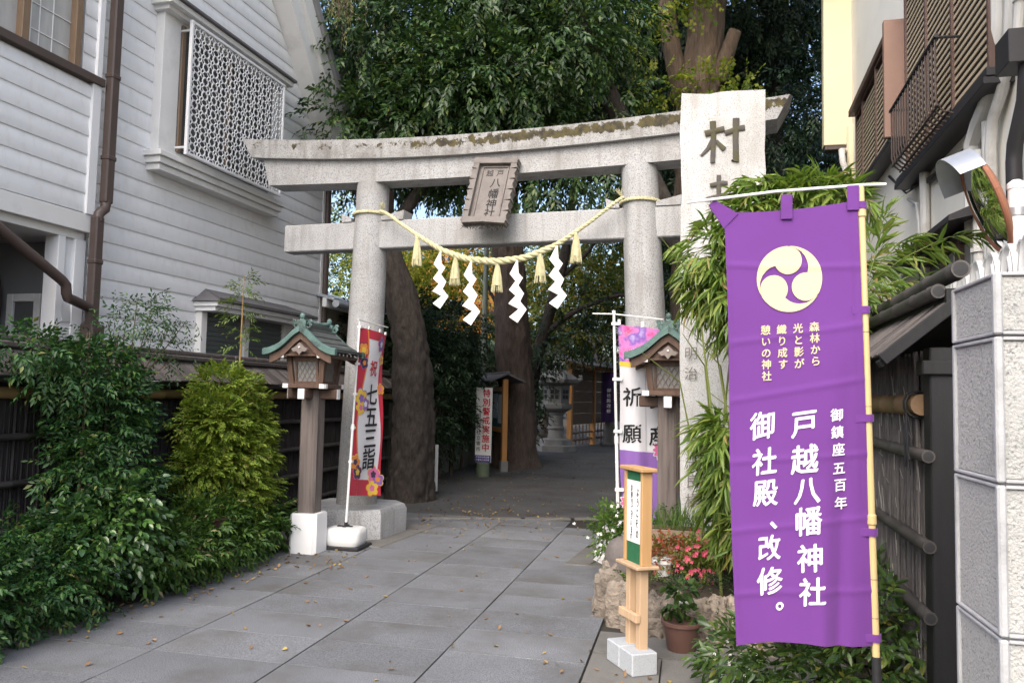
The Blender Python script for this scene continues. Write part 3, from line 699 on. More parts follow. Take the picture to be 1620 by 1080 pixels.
# zigzag streamers: (x offset, z) pairs of left and right folds, metres below the rope
ZG = [(-.004,0,.012,0),(-.09,-.155,.03,-.145),(-.015,-.235,.085,-.20),(-.095,-.335,.03,-.285),(-.01,-.40,.105,-.375),(-.10,-.49,.06,-.465),(.035,-.55,.145,-.555),(-.085,-.64,.03,-.705)]
for s, lab, mir in ((1.075,'leftmost white zigzag paper streamer hanging from the straw rope',.9),(1.44,'second white zigzag paper streamer from the left on the straw rope',1.0),
               (1.965,'third white zigzag paper streamer from the left on the straw rope',.95),(2.40,'rightmost white zigzag paper streamer hanging from the straw rope',.95)):
    p = rope_at(s); mb = MB()
    for i, (a, b) in enumerate(zip(ZG, ZG[1:])):
        ya, yb = (-.015*(i%2), -.015*((i+1)%2))
        for t in (0,):
            q = [(a[0],ya,a[1]),(a[2],ya,a[3]),(b[2],yb,b[3]),(b[0],yb,b[1])]
            q = np.array(q)*np.array((mir*.86,1,mir)); mb.add(np.r_[q, q+np.array((0,.0012,0))], [(0,1,2,3),(7,6,5,4),(0,3,7,4),(1,5,6,2),(3,2,6,7),(0,4,5,1)])
    o = part('paper_streamer', mb, m_paperw, None, smooth=False)
    w = Matrix.Translation(T0) @ Matrix.Rotation(TR, 4, 'Z') @ Matrix.Translation(tuple(p+np.array((0,-.035,-.02)))) @ Matrix.Rotation(R(rnd.uniform(-14,14)), 4, 'Z')
    o.matrix_world = w; tag(o, lab, 'paper streamer', 'paper streamers on the rope')

# ------------------------------------------------------------------ wooden lanterns with copper roofs
def lantern_parts(t):
    mb = MB(); mb.loft([[(a*.74,b*.74,zz) for a,b in octa(h,c)] for h,c,zz in ((.20,.045,-.05),(.195,.045,.375),(.185,.045,.39))]); part('foot', mb, m_white, t)
    mb = MB(); mb.loft([[(a,b,zz) for a,b in octa(.094,.022)] for zz in (.36,1.62)]); part('post', mb, m_oldwood2, t)
    for m in (0, 90):
        mx = Matrix.Rotation(R(m), 3, 'Z')
        mb = MB(); mb.box((0,0,1.575-m*.0000), (.54,.085,.10), .012, mx); part('bracket_arm', mb, m_wood, t)
        for sg in (-1,1): part('end_cap', MB().box(tuple(mx @ Vector((sg*.2725,0,1.575))), (.006,.07,.10), .002, mx), m_white, t)
    part('platform', MB().b2((-.225,-.225,1.632), (.225,.225,1.672)), m_wood, t)
    for sx in (-1,1):
        for sy in (-1,1):
            for d in ((1,0),(0,1)): part('end_cap', MB().box((sx*(.228 if d[0] else .195), sy*(.228 if d[1] else .195), 1.652), (.055 if d[1] else .008, .055 if d[0] else .008, .045), .002), m_white, t)
    b0, b1 = .155, .185
    for sx in (-1,1):
        for sy in (-1,1):
            mb = MB(); mb.loft([[(sx*c+a, sy*c+b, zz) for a,b in ((-.026,-.026),(.026,-.026),(.026,.026),(-.026,.026))] for c, zz in ((b0,1.672),(b1,1.95))]); part('corner_post', mb, m_wood, t)
    for k in range(4):
        mx = Matrix.Rotation(R(90*k), 3, 'Z'); F = lambda x, z, y: tuple(mx @ Vector((x, -(b0+(b1-b0)*(z-1.672)/.278)+y, z)))
        mb = MB(); mb.grid(lambda u, v: F(u*(b0+.02*v), 1.672+.26*v, .012), (-1,1), (0,1)); sc = part('screen', mb, m_lattice, t)
        fr = MB()
        for z0, z1 in ((1.672,1.70),(1.90,1.95)): fr.loft([[F(x,z0,-.012),F(x,z0,.012),F(x,z1,.012),F(x,z1,-.012)] for x in (-.14,.14)])
        for x0 in (-.125,.105): fr.loft([[F(x0,z,-.010),F(x0+.02,z,-.010),F(x0+.02,z,.010),F(x0,z,.010)] for z in (1.70,1.90)])
        part('screen_frame', fr, m_wood, t)
        lt = MB()
        for i in range(-4, 5):
            for sg in (-1,1):
                x0, x1 = i*.052-sg*.06, i*.052+sg*.06; z0, z1 = 1.70, 1.90
                # clip the slanted bar to the opening
                ts = [tt for tt in (0,1)]
                lo, hi = 0, 1
                for lim in (-.105,.105):
                    if x1 != x0:
                        tt = (lim-x0)/(x1-x0)
                        inside0 = abs(x0) <= .105
                        if 0 < tt < 1:
                            if (x0 < lim) == (lim < 0): lo = max(lo, tt)
                            else: hi = min(hi, tt)
                if abs(x0) > .105 and abs(x1) > .105 and x0*x1 > 0: continue
                if x0 < -.105 and x1 > -.105: lo = max(lo, (-.105-x0)/(x1-x0))
                if x0 > .105 and x1 < .105: lo = max(lo, (.105-x0)/(x1-x0))
                if x1 > .105 and x0 < .105: hi = min(hi, (.105-x0)/(x1-x0))
                if x1 < -.105 and x0 > -.105: hi = min(hi, (-.105-x0)/(x1-x0))
                if hi <= lo: continue
                lt.tube([F(x0+(x1-x0)*q, z0+(z1-z0)*q, .004) for q in (lo,hi)], .0035, 4)
        part('lattice', lt, m_wood_grey, sc)
    # roof: curved gable, ridge along local y
    hw = .375; prof = [(0,2.235),(.06,2.20),(.13,2.135),(.20,2.075),(.27,2.035),(.33,2.012),(hw,2.003)]
    ym = .345
    for sg in (-1,1):
        # courses of copper sheet
        for i in range(6):
            (x0,z0),(x1,z1) = prof[i], prof[i+1]
            mb = MB(); mb.loft([[(sg*x0,y,z0-.018),(sg*(x1+.008),y,z1-.018),(sg*(x1+.008),y,z1+.012),(sg*x0,y,z0+.006)] for y in (-ym,ym)]); part('roof_course', mb, m_copperdk, t)
        for ye in (-1,1):                       # verdigris verge at both gable ends
            n = 12; xs_ = np.linspace(0, hw+.012, n); zc = np.interp(xs_, [p[0] for p in prof], [p[1] for p in prof])
            mb = MB(); mb.loft([[(sg*x, ye*(ym-.03), z-.05),(sg*x, ye*(ym+.022), z-.05),(sg*x, ye*(ym+.026), z+.004),(sg*x, ye*(ym-.01), z+.02),(sg*x, ye*(ym-.03), z+.016)] for x, z in zip(xs_, zc)])
            part('roof_verge', mb, m_copper, t)
            mb = MB(); mb.loft([[(sg*x, ye*(ym-.05), z-.125-.02*x),(sg*x, ye*(ym-.02), z-.125-.02*x),(sg*x, ye*(ym-.02), z-.052),(sg*x, ye*(ym-.05), z-.052)] for x, z in zip(xs_[:-1]*.93, zc[:-1])])
            part('bargeboard', mb, m_wood, t)
        mb = MB(); mb.b2((sg*.27-.03,-.30,1.955), (sg*.27+.03,.30,1.99)); part('purlin', mb, m_wood, t)
        for ye in (-1,1): part('end_cap', MB().box((sg*.215, ye*.318, 1.945), (.075,.006,.035), .002), m_white, t)
        for i in range(7): part('rafter_end', MB().box((sg*.352,-.27+i*.09,1.967), (.006,.022,.022), .002), m_white, t)
        mb = MB(); mb.b2((sg*.17-.01,-.3,1.93), (sg*.345,.3,1.955)) if sg > 0 else mb.b2((sg*.345,-.3,1.93), (sg*.17+.01,.3,1.955)); part('soffit', mb, m_wood, t)
    part('ceiling', MB().b2((-.19,-.30,1.945), (.19,.30,1.965)), m_wood, t)
    for ye in (-1,1):
        mb = MB(); mb.prism([(-.27,1.966),(.27,1.966),(.14,2.06),(0,2.15),(-.14,2.06)], lambda a,b: (a,ye*.285,b), lambda a,b: (a,ye*.27,b)); part('gable_panel', mb, m_wood, t)
        mb = MB(); mb.prism([(-.09,2.015),(-.06,1.985),(-.03,1.99),(0,1.955),(.03,1.99),(.06,1.985),(.09,2.015),(.05,2.03),(.03,2.05),(0,2.075),(-.03,2.05),(-.05,2.03)], lambda a,b: (a,ye*.345,b), lambda a,b: (a,ye*.325,b)); part('gable_pendant', mb, m_wood_grey, t)
        part('boss', MB().lathe([(.001,.010),(.008,.008),(.010,0)], 10, (0,0,0)), m_white, t, loc=(0,ye*.347,2.03), rot=(R(90) if ye<0 else R(-90),0,0))
        # demon-tile finial with scrolls
        mb = MB(); mb.b2((-.05,ye*.30-.03,2.20), (.05,ye*.30+.03,2.30)); mb.lathe([(.01,.0),(.024,.008),(.027,.03),(.016,.05),(.002,.058)], 12, (0,ye*.30,2.315))
        for sg in (-1,1):
            for cx, cz, rr in ((.068,2.245,.030),(.085,2.285,.018)):
                mb.tube([(sg*(cx+rr*math.cos(a)*(1-a*.07)), ye*.30, cz+rr*math.sin(a)*(1-a*.07)) for a in np.linspace(0,7.5,18)], .010, 6)
        part('finial', mb, m_copper, t)
    mb = MB(); mb.b2((-.045,-.30,2.19), (.045,.30,2.27)); part('ridge', mb, m_copperdk, t)
    P = [(0,y,2.285+.03*(abs(y)/.3)**2.2) for y in np.linspace(-.31,.31,13)]; part('ridge_roll', MB().tube(P, .022, 10), m_copper, t)
m_oldwood2 = M('weathered_post', (.16,.135,.125), .85, .3, 2.5, stretch=(12,12,.6), bump=.6, bscale=30, stain=(.07,.055,.05), stscale=2)
m_wood_grey = M('greyed_wood', (.20,.17,.155), .8, .2, 5)
la = thing('wooden_lantern', 'wooden post lantern with green copper roof and white foot, left of the torii', 'lantern', (-3.74,7.50,0), 0, 'copper roofed wooden lanterns'); lantern_parts(la)
lb = copy_tree(la); lb.location = (-.195,7.55,0); lb['label'] = 'wooden post lantern with green copper roof standing between the torii and the tall stone stele'
# ------------------------------------------------------------------ right-hand building (local x = towards the path, y along the wall)
m_cream = M('cream_stucco', (.85,.815,.725), .85, .05, 1.2, bump=.2, bscale=150, stain=(.68,.65,.58), stscale=.7, stpos=(.55,.9))
m_creamp = M('cream_panel', (.72,.64,.44), .7, .04, 1.2, bump=.05)
m_louv = M('beige_louvre', (.50,.41,.28), .5, .08, 4, stretch=(1,1,1), bump=.05)
m_shutbrown = M('brown_shutter_frame', (.11,.068,.055), .5, .1, 5, bump=.04)
m_pvc = M('grey_pvc_pipe', (.60,.59,.56), .45, .08, 4, bump=.05, stain=(.42,.40,.36), stscale=3)
m_bluemetal = M('blue_grey_metal', (.40,.44,.52), .4, .08, 4, bump=.03)
W0 = (2.4,6.0,0); WR = R(-1.9)
rb = thing('stucco_building', 'cream stucco building with brown louvred shutters on the right', 'building', W0, WR)
X = lambda d: -d                                   # distance out of the wall
part('wall', MB().b2((0,-3.2,0), (5,8.5,13)), m_cream, rb)
part('corner_fascia', MB().b2((-.46,8.25,6.0), (0,8.5,13), .01), m_creamp, rb)
part('fascia_underside', MB().b2((-.44,8.27,5.93), (0,8.48,5.997)), m_brown, rb)
def shutter_window(y0, y1, z0, z1, d, name='window', steps=()):
    w = part(name, MB().b2((-.03,y0,z0), (.01,y1,z1)), m_darkmetal, rb)
    n = len(steps)+1; edges = [y0, *steps, y1]
    for i in range(n):
        a, b = edges[i], edges[i+1]; dd = d-.03*i
        part('shutter_panel', MB().b2((-dd+.025,a+.02,z0+.03), (-dd+.03,b-.02,z1-.03), .001), m_darkmetal, w)
        for j in range(int((z1-z0-.12)/.072)): link('louvre', louv(b-a-.06), w, (-dd, (a+b)/2, z0+.09+j*.072), (0,R(6),0))
        for ya in (a, b-.045): part('shutter_stile', MB().b2((-dd-.028,ya,z0), (-dd+.024,ya+.045,z1)), m_shutbrown, w)
        for za in (z0, z1-.045): part('shutter_rail', MB().b2((-dd-.026,a+.045,za), (-dd+.024,b-.045,za+.045)), m_shutbrown, w)
    part('track', MB().b2((-d-.06,y0-.05,z0-.07), (0,y1+.05,z0-.002)), m_darkmetal, w)
    part('track', MB().b2((-d-.06,y0-.05,z1+.002), (0,y1+.05,z1+.10)), m_shutbrown, w)
    return w
_lv = {}
def louv(L):
    L = round(L, 3)
    if L not in _lv: _lv[L] = MB().box((0,0,0), (.012,L,.040), .003).mesh('louvre', m_louv)
    return _lv[L]
w1 = shutter_window(4.30, 7.3, 4.84, 6.16, .14, steps=(5.35,6.55))
part('shutter_case', MB().b2((-.26,4.20,4.82), (0,4.297,6.28)), M('tan_brown_case', (.27,.165,.125), .5, .08, 4, bump=.04), w1)
w2 = shutter_window(.70, 3.85, 4.22, 6.65, .14, steps=(1.75,2.8))
part('shutter_box_floor', MB().b2((-.22,.66,4.09), (0,3.9,4.147)), m_darkmetal, w2)
# bent bar rail outside the near window
rail = part('window_guard', MB().tube([(-.34,1.50,4.87),(-.34,3.45,4.87)], .020, 8), m_darkmetal, rb)
for y in (1.55,3.40): part('guard_bracket', MB().tube([(-.34,y,4.87),(-.2,y,4.865),(-.02,y,4.86)], .013, 6), m_darkmetal, rail)
bm_ = MB().tube([(-.34,0,4.87),(-.34,0,4.32),(-.325,0,4.24),(-.27,0,4.19),(-.15,0,4.16)], .010, 6).mesh('guard_bar', m_brown)
for i in range(17): link('guard_bar', bm_, rail, (0,1.55+i*.1155,0))
for d, z_ in ((.325,4.24),(.25,4.18)): part('guard_bar', MB().tube([(-d,1.5,z_),(-d,3.45,z_)], .011, 6), m_darkmetal, rail)
# pipes and conduits
def pipe(P, r, mat=m_pvc, name='pipe', clips=()):
    mb = MB(); mb.tube(P, r, 10)
    o = part(name, mb, mat, rb)
    for z_ in clips: part('pipe_clip', MB().lathe([(r*1.02,-.02),(r*1.35,-.018),(r*1.35,.018),(r*1.02,.02)], 10, (P[0][0],P[0][1],z_)), m_pvc, rb)
pipe([(-.09,.68,9),(-.09,.68,5.2),(-.09,.70,4.6),(-.09,.78,4.32),(-.08,.95,4.12),(-.08,1.3,3.98),(-.08,1.48,3.86),(-.08,1.5,3.6),(-.08,1.5,3.1)], .062, clips=(6.2,5.3))
pipe([(-.07,.50,9),(-.07,.50,4.7),(-.07,.56,4.3),(-.07,.72,4.06),(-.07,.95,3.9),(-.07,1.02,3.7),(-.07,1.02,1.2)], .045, clips=(5.6,))
pipe([(-.06,.36,9),(-.06,.36,4.6),(-.06,.42,4.35),(-.06,.43,4.2)], .035, clips=(5.0,4.6))
pipe([(-.08,1.30,3.75),(-.08,1.30,1.2)], .055, clips=(3.3,2.9))
pipe([(-.06,1.16,3.95),(-.06,1.16,1.2)], .035, clips=(3.5,3.05))
pipe([(-.06,3.2,4.1),(-.06,3.2,1.4)], .05)
pipe([(-.05,4.0,4.0),(-.05,3.6,3.85),(-.05,3.5,3.6),(-.05,3.5,3.1)], .02)
pipe([(-.03,8.25,6.3),(-.03,8.25,1.0)], .07, m_creamp)
pipe([(-.10,8.3,5.9),(-.2,8.1,5.85),(-.2,7.95,5.6),(-.08,7.9,5.2),(-.06,7.9,1.0)], .05)
cab = MB()
for k in range(3): cab.tube([(-.03,5.2-.02*k,4.6),(-.03-.02*k,4.2,4.12+.03*k),(-.04,3.0,4.0-.03*k),(-.03,1.7,3.93-.02*k),(-.04,1.3,3.95)], .012, 5)
part('cable', cab, m_darkmetal, rb)
bx = MB(); bx.b2((-.26,-.02,3.98), (0,.26,4.22)); part('meter_box', bx, m_darkmetal, rb)
part('blue_duct', MB().tube([(-.25,.20,6.5),(-.22,.0,5.4),(-.2,-.3,4.6)], .07, 10), m_bluemetal, rb)
part('downpipe', MB().tube([(-.12,.05,4.05),(-.12,.12,3.75),(-.12,.33,3.50),(-.12,.36,3.38),(-.12,.36,1.0)], .055, 12), m_darkmetal, rb)
# low window with dark hood
lw2 = part('window', MB().b2((-.02,1.35,2.2), (.01,3.3,3.15)), m_glass, rb)
mb = MB(); mb.loft([[(0,1.2,3.22),(-.34,1.2,3.14),(-.34,1.2,3.19),(0,1.2,3.34)],[(0,4.6,3.22),(-.34,4.6,3.14),(-.34,4.6,3.19),(0,4.6,3.34)]]); part('hood', mb, m_darkmetal, lw2)
for y in (1.33,1.9,2.42,3.28): part('frame', MB().b2((-.10,y-.05,2.2), (0,y+.05,3.16)), m_shutbrown if y < 2.5 else m_brown, lw2)
part('frame', MB().b2((-.09,1.30,3.06), (0,3.3,3.16)), m_shutbrown, lw2)
part('side_panel', MB().b2((-.05,3.35,2.2), (0,4.3,3.10)), m_cream, lw2)
for a, b in ((1.40,1.85),(1.95,2.35)): 
    p = part('pane', MB().b2((-.05,a,2.2), (-.04,b,3.05), .001), m_glass2, lw2)
    part('mullion', MB().b2((-.06,(a+b)/2-.012,2.2), (-.052,(a+b)/2+.012,3.05), .001), m_trimw, p)

# ------------------------------------------------------------------ traffic mirror on its white pole
m_mirror = M('convex_mirror', (.80,.82,.82), .03, .01, 1, bump=0, metal=1.0)
m_orange = M('faded_orange_rim', (.28,.115,.065), .55, .15, 5, bump=.05)
m_galv = M('galvanised_steel', (.42,.44,.47), .38, .1, 6, metal=.6, bump=.04)
tm = thing('traffic_mirror', 'round convex traffic mirror with rusty orange rim on a white pole', 'traffic mirror', (1.71,4.72,0))
part('pole', MB().tube([(0,0,0),(0,0,2.78)], .042, 16), m_white, tm)
part('pole_cap', MB().lathe([(.046,0),(.046,.03),(.02,.05),(.001,.052)], 16, (0,0,2.77)), m_white, tm)
part('band', MB().lathe([(.043,0),(.048,.002),(.048,.045),(.043,.047)], 16, (0,0,2.62)), m_galv, tm)
_n = Vector((-.92,.13,-.34)).normalized(); _up = (Vector((0,0,1))-_n*_n.z).normalized(); _x = _up.cross(_n)
mm = Matrix(((_x.x,_up.x,_n.x,-.16),(_x.y,_up.y,_n.y,-.02),(_x.z,_up.z,_n.z,2.70),(0,0,0,1)))
T_ = lambda V: [tuple(mm @ Vector(v)) for v in V]
def xf(mb): 
    mb.v = [np.array(T_(v)) for v in mb.v]; return mb
RM = .285
face = xf(MB().lathe([(RM*q, .045*(1-q*q)) for q in (1,.85,.7,.5,.3,.1,.004)], 40)); part('mirror_face', face, m_mirror, tm, ang=60)
part('rim', xf(MB().tube([(RM*math.cos(t),RM*math.sin(t),0) for t in np.linspace(0,2*math.pi,49)], .014, 8, caps=False)), m_orange, tm)
part('back_shell', xf(MB().lathe([(RM,-.006),(RM*.8,-.04),(.05,-.055),(.01,-.055)], 36)), m_orange, tm)
hd_ = MB(); aa = np.linspace(R(28), R(152), 20)
hd_.loft([[((RM+.018)*math.cos(a),(RM+.018)*math.sin(a),-.01),((RM+.018)*math.cos(a),(RM+.018)*math.sin(a),.10+.035*math.sin(a)),((RM+.014)*math.cos(a),(RM+.014)*math.sin(a),.10+.035*math.sin(a)),((RM+.014)*math.cos(a),(RM+.014)*math.sin(a),-.01)] for a in aa])
part('hood', xf(hd_), m_galv, tm)
part('arm', MB().b2((-.12,-.02,2.60), (.04,.02,2.66)), m_white, tm)
part('arm_bolt', MB().lathe([(.012,0),(.012,.02),(.004,.022)], 8, (0,0,0)), m_brown, tm, loc=(-.06,-.02,2.63), rot=(R(90),0,0))

# ------------------------------------------------------------------ precast block wall with white hoop fence behind
m_conc = M('exposed_aggregate', (.42,.42,.40), .85, .10, 2.5, speck=(.19,.19,.185), sscale=120, spos=(.28,.44), bump=.8, bscale=130, stain=(.27,.275,.27), stscale=1.6, stpos=(.52,.8))
m_concedge = M('pale_cement_edge', (.41,.415,.42), .8, .06, 5, bump=.2, bscale=120, stain=(.27,.27,.27), stscale=5, stpos=(.48,.7))
BW = (.775,2.3,0)
cw_ = thing('block_wall', 'pale concrete block wall pillar at the right edge beside the black fence post', 'wall', BW)
zs = [-.10,.27,.63,1.01,1.405,1.785,1.95]
zs = [-.13,.25,.63,1.01,1.40,1.785,1.955]
for z0, z1 in zip(zs, zs[1:]):
    b = part('block', MB().b2((.012,.012,z0+.004), (.9,.36,z1-.004), .012), m_conc, cw_)
    e = MB()
    t = .012
    # smooth cement margins round each face
    for (lo, hi) in (((.0,0,z0+.003),(.022,.022,z1-.003)),):
        e.b2(lo, hi, .006)
    e.b2((.022,.004,z0+.003), (.9,.02,z0+t), .003); e.b2((.022,.004,z1-t), (.9,.02,z1-.003), .003)
    e.b2((.004,.022,z0+.003), (.02,.345,z0+t), .003); e.b2((.004,.022,z1-t), (.02,.345,z1-.003), .003)
    e.b2((.004,.345,z0+.003), (.02,.364,z1-.003), .003)
    part('block_edging', e, m_concedge, cw_)
part('joint_mortar', MB().b2((.02,.02,-.1), (.88,.35,1.94)), m_concedge, cw_)
hp_ = thing('hoop_fence', 'white wire-hoop fence on top of the wall behind the concrete pillar', 'fence', (1.53,4.0,0), R(-1))
part('base_wall', MB().b2((-.05,0,0), (.06,2.4,2.14)), m_concedge, hp_)
hm = MB(); hm.loft([[(x0, .075*math.cos(a)*1.3, 2.15+.05+.20*math.sin(a)) for x0 in (-.014,.014)]+[(x0, .064*math.cos(a)*1.3, 2.15+.05+.188*math.sin(a)) for x0 in (.014,-.014)] for a in np.linspace(-.3, math.pi+.3, 17)])
hmm = hm.mesh('hoop', m_plastic)
for i in range(20): link('hoop', hmm, hp_, (.02*(i%2)-.01,.08+i*.118,0))
part('rail', MB().b2((-.02,0,2.155), (.02,2.4,2.172)), m_plastic, hp_)
part('notice_plate', MB().b2((.045,.25,2.18), (.055,.75,2.32)), M('navy_plate', (.10,.11,.25), .5, .05), hp_)

# ------------------------------------------------------------------ brushwood fence on the right with its little roof
fr_ = thing('brushwood_fence', 'black framed brushwood fence with bamboo ridge and bark roof beside the block wall', 'fence', (1.16,3.92,0), R(-1))
m_blackwood = M('charred_black_timber', (.009,.009,.010), .6, .3, 3, stretch=(8,8,.6), bump=.3, stain=(.20,.20,.20), stscale=9, stpos=(.70,.74))
part('post', MB().b2((-.105,0,-.05), (.02,.12,1.86), .006), m_blackwood, fr_)
part('backing', MB().b2((-.02,.1,.0), (.02,4.2,1.86)), m_blackwood, fr_)
part('lintel', MB().b2((-.14,-.02,1.735), (.14,.10,1.80), .006), m_blackwood, fr_)
mb = MB(); brush_panel(mb, -.085, .12, 4.2, .02, 1.86, rnd, .0085, .022); part('brushwood', mb, M('grey_brushwood', (.13,.12,.115), .95, .5, 14, stretch=(6,6,.5), bump=.5, bscale=60), fr_, kind='stuff')
m_straggle = M('pale_twig', (.33,.31,.28), .8, .2, 8)
mb = MB()
for i in range(70):
    y = rnd.uniform(.14,1.6); z_ = rnd.uniform(.2,1.6); a = rnd.gauss(0,.5); L = rnd.uniform(.05,.2)
    mb.tube([(-.118,y,z_),(-.125,y+L*math.sin(a)*.6,z_+L*math.cos(a))], .0016, 3)
part('loose_twigs', mb, m_straggle, fr_, kind='stuff')
for z_ in (.66,.97,1.37):
    mb = MB(); bamboo(mb, (-.118,-.01,z_), (-.118,2.2,z_+.01), .029, 14, .30)
    o = part('bamboo_rail', mb, m_bamold, fr_)
    part('hollow_shade_disc', MB().lathe([(.022,0),(.014,.0005),(.001,.0005)], 12, (0,0,0), caps=False), m_black, o, loc=(-.118,-.0112,z_), rot=(R(90),0,0))  # black disc on the capped end colours in the shade of the hollow
mb = MB(); bamboo(mb, (-.11,.12,1.60), (-.11,3.5,1.60), .05, 14, .35); part('bamboo_rail', mb, M('brown_bamboo', (.17,.105,.055), .5, .2, 4), fr_)
mb = MB()
for i in range(9):
    a0 = rnd.uniform(0,6.28); mb.tube([(-.115+.058*math.cos(t),.17+i*.004+.01*math.sin(t*2+a0),1.60+.062*math.sin(t)) for t in np.linspace(0,6.283,14)], .0045, 5, caps=False)
for i in range(8): mb.tube([(-.165,.17+rnd.uniform(-.02,.02),1.57),(-.17,.17+rnd.uniform(-.04,.04),1.45),(-.165,.16+rnd.uniform(-.05,.05),1.36-rnd.uniform(0,.1))], .0035, 4)
part('palm_rope_tie', mb, m_black, fr_)
# bark roof
for y in (-.02,1.3,2.6): part('rafter', MB().box((-.17,y,1.905), (.40,.055,.035), .004, Matrix.Rotation(R(-40), 3, 'Y')), m_blackwood, fr_)
part('roof_deck', MB().box((-.165,2.0,1.935), (.36,4.1,.012), .003, Matrix.Rotation(R(-40), 3, 'Y')), m_blackwood, fr_)
part('roof_deck', MB().box((.12,2.0,1.955), (.30,4.1,.012), .003, Matrix.Rotation(R(40), 3, 'Y')), m_blackwood, fr_)
part('verge_board', MB().box((-.165,-.065,1.925), (.40,.025,.055), .004, Matrix.Rotation(R(-40), 3, 'Y')), m_blackwood, fr_)
part('verge_board', MB().box((.12,-.065,1.945), (.32,.025,.055), .004, Matrix.Rotation(R(40), 3, 'Y')), m_blackwood, fr_)
bs = [MB().box((0,0,0), (.40,w,.010), .003).mesh('bark_strip', m_oldwoodh) for w in (.028,.036,.045)]
y = -.06
while y < 3.2:
    k = rnd.randrange(3)
    link('bark_strip', bs[k], fr_, (-.172+rnd.uniform(-.012,.012), y, 1.945+rnd.uniform(-.004,.008)), (rnd.uniform(-.15,.15), R(-40)+rnd.uniform(-.03,.03), rnd.uniform(-.06,.06))); y += rnd.uniform(.026,.04)
mb = MB(); bamboo(mb, (0,-.10,2.20), (0,3.6,2.18), .040, 16, .38)
rp = part('ridge_bamboo', mb, m_bamold, fr_)
part('hollow_shade_disc', MB().lathe([(.031,0),(.020,.0005),(.001,.0005)], 14, (0,0,0), caps=False), m_black, rp, loc=(0,-.1015,2.20), rot=(R(90),0,0))
for dx in (-.075,.075):
    mb = MB(); bamboo(mb, (dx,-.04,2.11), (dx,3.6,2.10), .033, 14, .30); o = part('ridge_bamboo', mb, m_bamold, fr_)
    part('hollow_shade_disc', MB().lathe([(.024,0),(.014,.0005),(.001,.0005)], 14, (0,0,0), caps=False), m_black, o, loc=(dx,-.0415,2.11), rot=(R(90),0,0))
part('ridge_core', MB().b2((-.05,-.06,2.02), (.05,4.0,2.12)), m_blackwood, fr_)

# ------------------------------------------------------------------ tall purple banner on its bamboo-coloured pole
pn = thing('purple_banner', 'large purple banner with cream crest and white writing on a bamboo-patterned pole', 'banner', (.60,3.0,0))
L0 = np.array((.60,3.0,0))
CT = {'TL': np.array((.117,2.99,2.288)), 'TR': np.array((.578,3.0,2.322)), 'BL': np.array((.162,2.97,.735)), 'BR': np.array((.622,3.0,.79))}
PXC = np.array([(1140,337),(1357,322),(1166,1030),(1383,1012)], float)
def cloth(u, v, off=0.0):
    p = (CT['TL']*(1-u)+CT['TR']*u)*(1-v)+(CT['BL']*(1-u)+CT['BR']*u)*v
    w = .022*v*math.sin(u*5.2+.6+v*1.2)*(.25+.75*u)+.013*math.exp(-((u-.80+.22*(v-.75))/.055)**2)*max(0,(v-.35))*2.0-.010*math.exp(-((u-.68+.2*(v-.7))/.06)**2)*max(0,v-.4)*1.8
    for cv, tl in ((.14,.03),(.30,-.02),(.43,-.03),(.585,.0),(.735,-.015),(.885,.0)):      # fold lines from storage
        w += -.0030*math.exp(-((v-cv-tl*(u-.5))/.007)**2)
    w += .006*math.sin(v*9+u*2)*u*v
    z_sag = -.012*math.sin(math.pi*u)*(1-v)**6*1.0+.016*math.sin(u*4.2+.5)*v**8
    return tuple(p-L0+np.array((.004*math.sin(v*7)*(1-u), w-off, z_sag)))
def px2uv(x, y):
    u, v = (x-1140)/217, (y-337)/693
    for _ in range(6):
        q = (PXC[0]*(1-u)+PXC[1]*u)*(1-v)+(PXC[2]*(1-u)+PXC[3]*u)*v
        u += (x-q[0])/218; v += (y-q[1])/692
    return u, v
def bpx(off): return lambda x, y, l=0: cloth(*px2uv(x, y), off+l)
mb = MB(); mb.grid(lambda u, v: cloth(u, v), np.linspace(0,1,70), np.linspace(0,1,220)); part('cloth', mb, m_purple, pn, ang=180)
hem = MB(); 
hem.grid(lambda u, v: cloth(u, v, .0015), np.linspace(.945,1.0,5), np.linspace(0,1,160)); hem.grid(lambda u, v: cloth(u, v, .0015), np.linspace(0,.03,3), np.linspace(0,1,160)); hem.grid(lambda u, v: cloth(u, v, .0019), np.linspace(0.03,.94,40), np.linspace(.982,1,3))
part('hem', hem, m_purple, pn, ang=180)
m_bpole = M('bamboo_patterned_pole', (.58,.44,.21), .35, .06, 3, bump=.03, spec=.5)
pole = MB(); ptop, pbot = np.array((-.015+.005,0.012,2.375)), np.array((.046,.012,.0))
pat = lambda t: ptop+(pbot-ptop)*t
pole.tube([pat(0), pat(.695)], .0125, 14); po = part('pole', pole, m_bpole, pn)
part('pole', MB().tube([pat(.69), pat(1)], .015, 14), m_black, pn, label='black lower section of the banner pole')
for t in (.495,.04): part('pole_joint', MB().tube([pat(t-.008), pat(t-.006), pat(t+.006), pat(t+.008)], [.0127,.0165,.0165,.0127], 14), m_bpole, po)
for t in (.22,.33,.58,.635): part('pole_ring', MB().tube([pat(t), pat(t+.0008)], .0131, 14), m_brown, po)
part('crossbar', MB().tube([np.array((-.615,-.03,2.325)), np.array((-.3,-.005,2.362)), np.array((0,.005,2.378)), np.array((.075,.01,2.379))], .0055, 8), m_plastic, pn)
tabs = [(.475,2.372,-.0),(.955,2.375,0)]
for u in (.475,.965):
    a = np.array(cloth(u, 0)); mb = MB(); mb.b2(a+np.array((-.02,-.010,-.035)), a+np.array((.02,-.004,.055)), .002); part('loop_tab', mb, m_purple, pn)
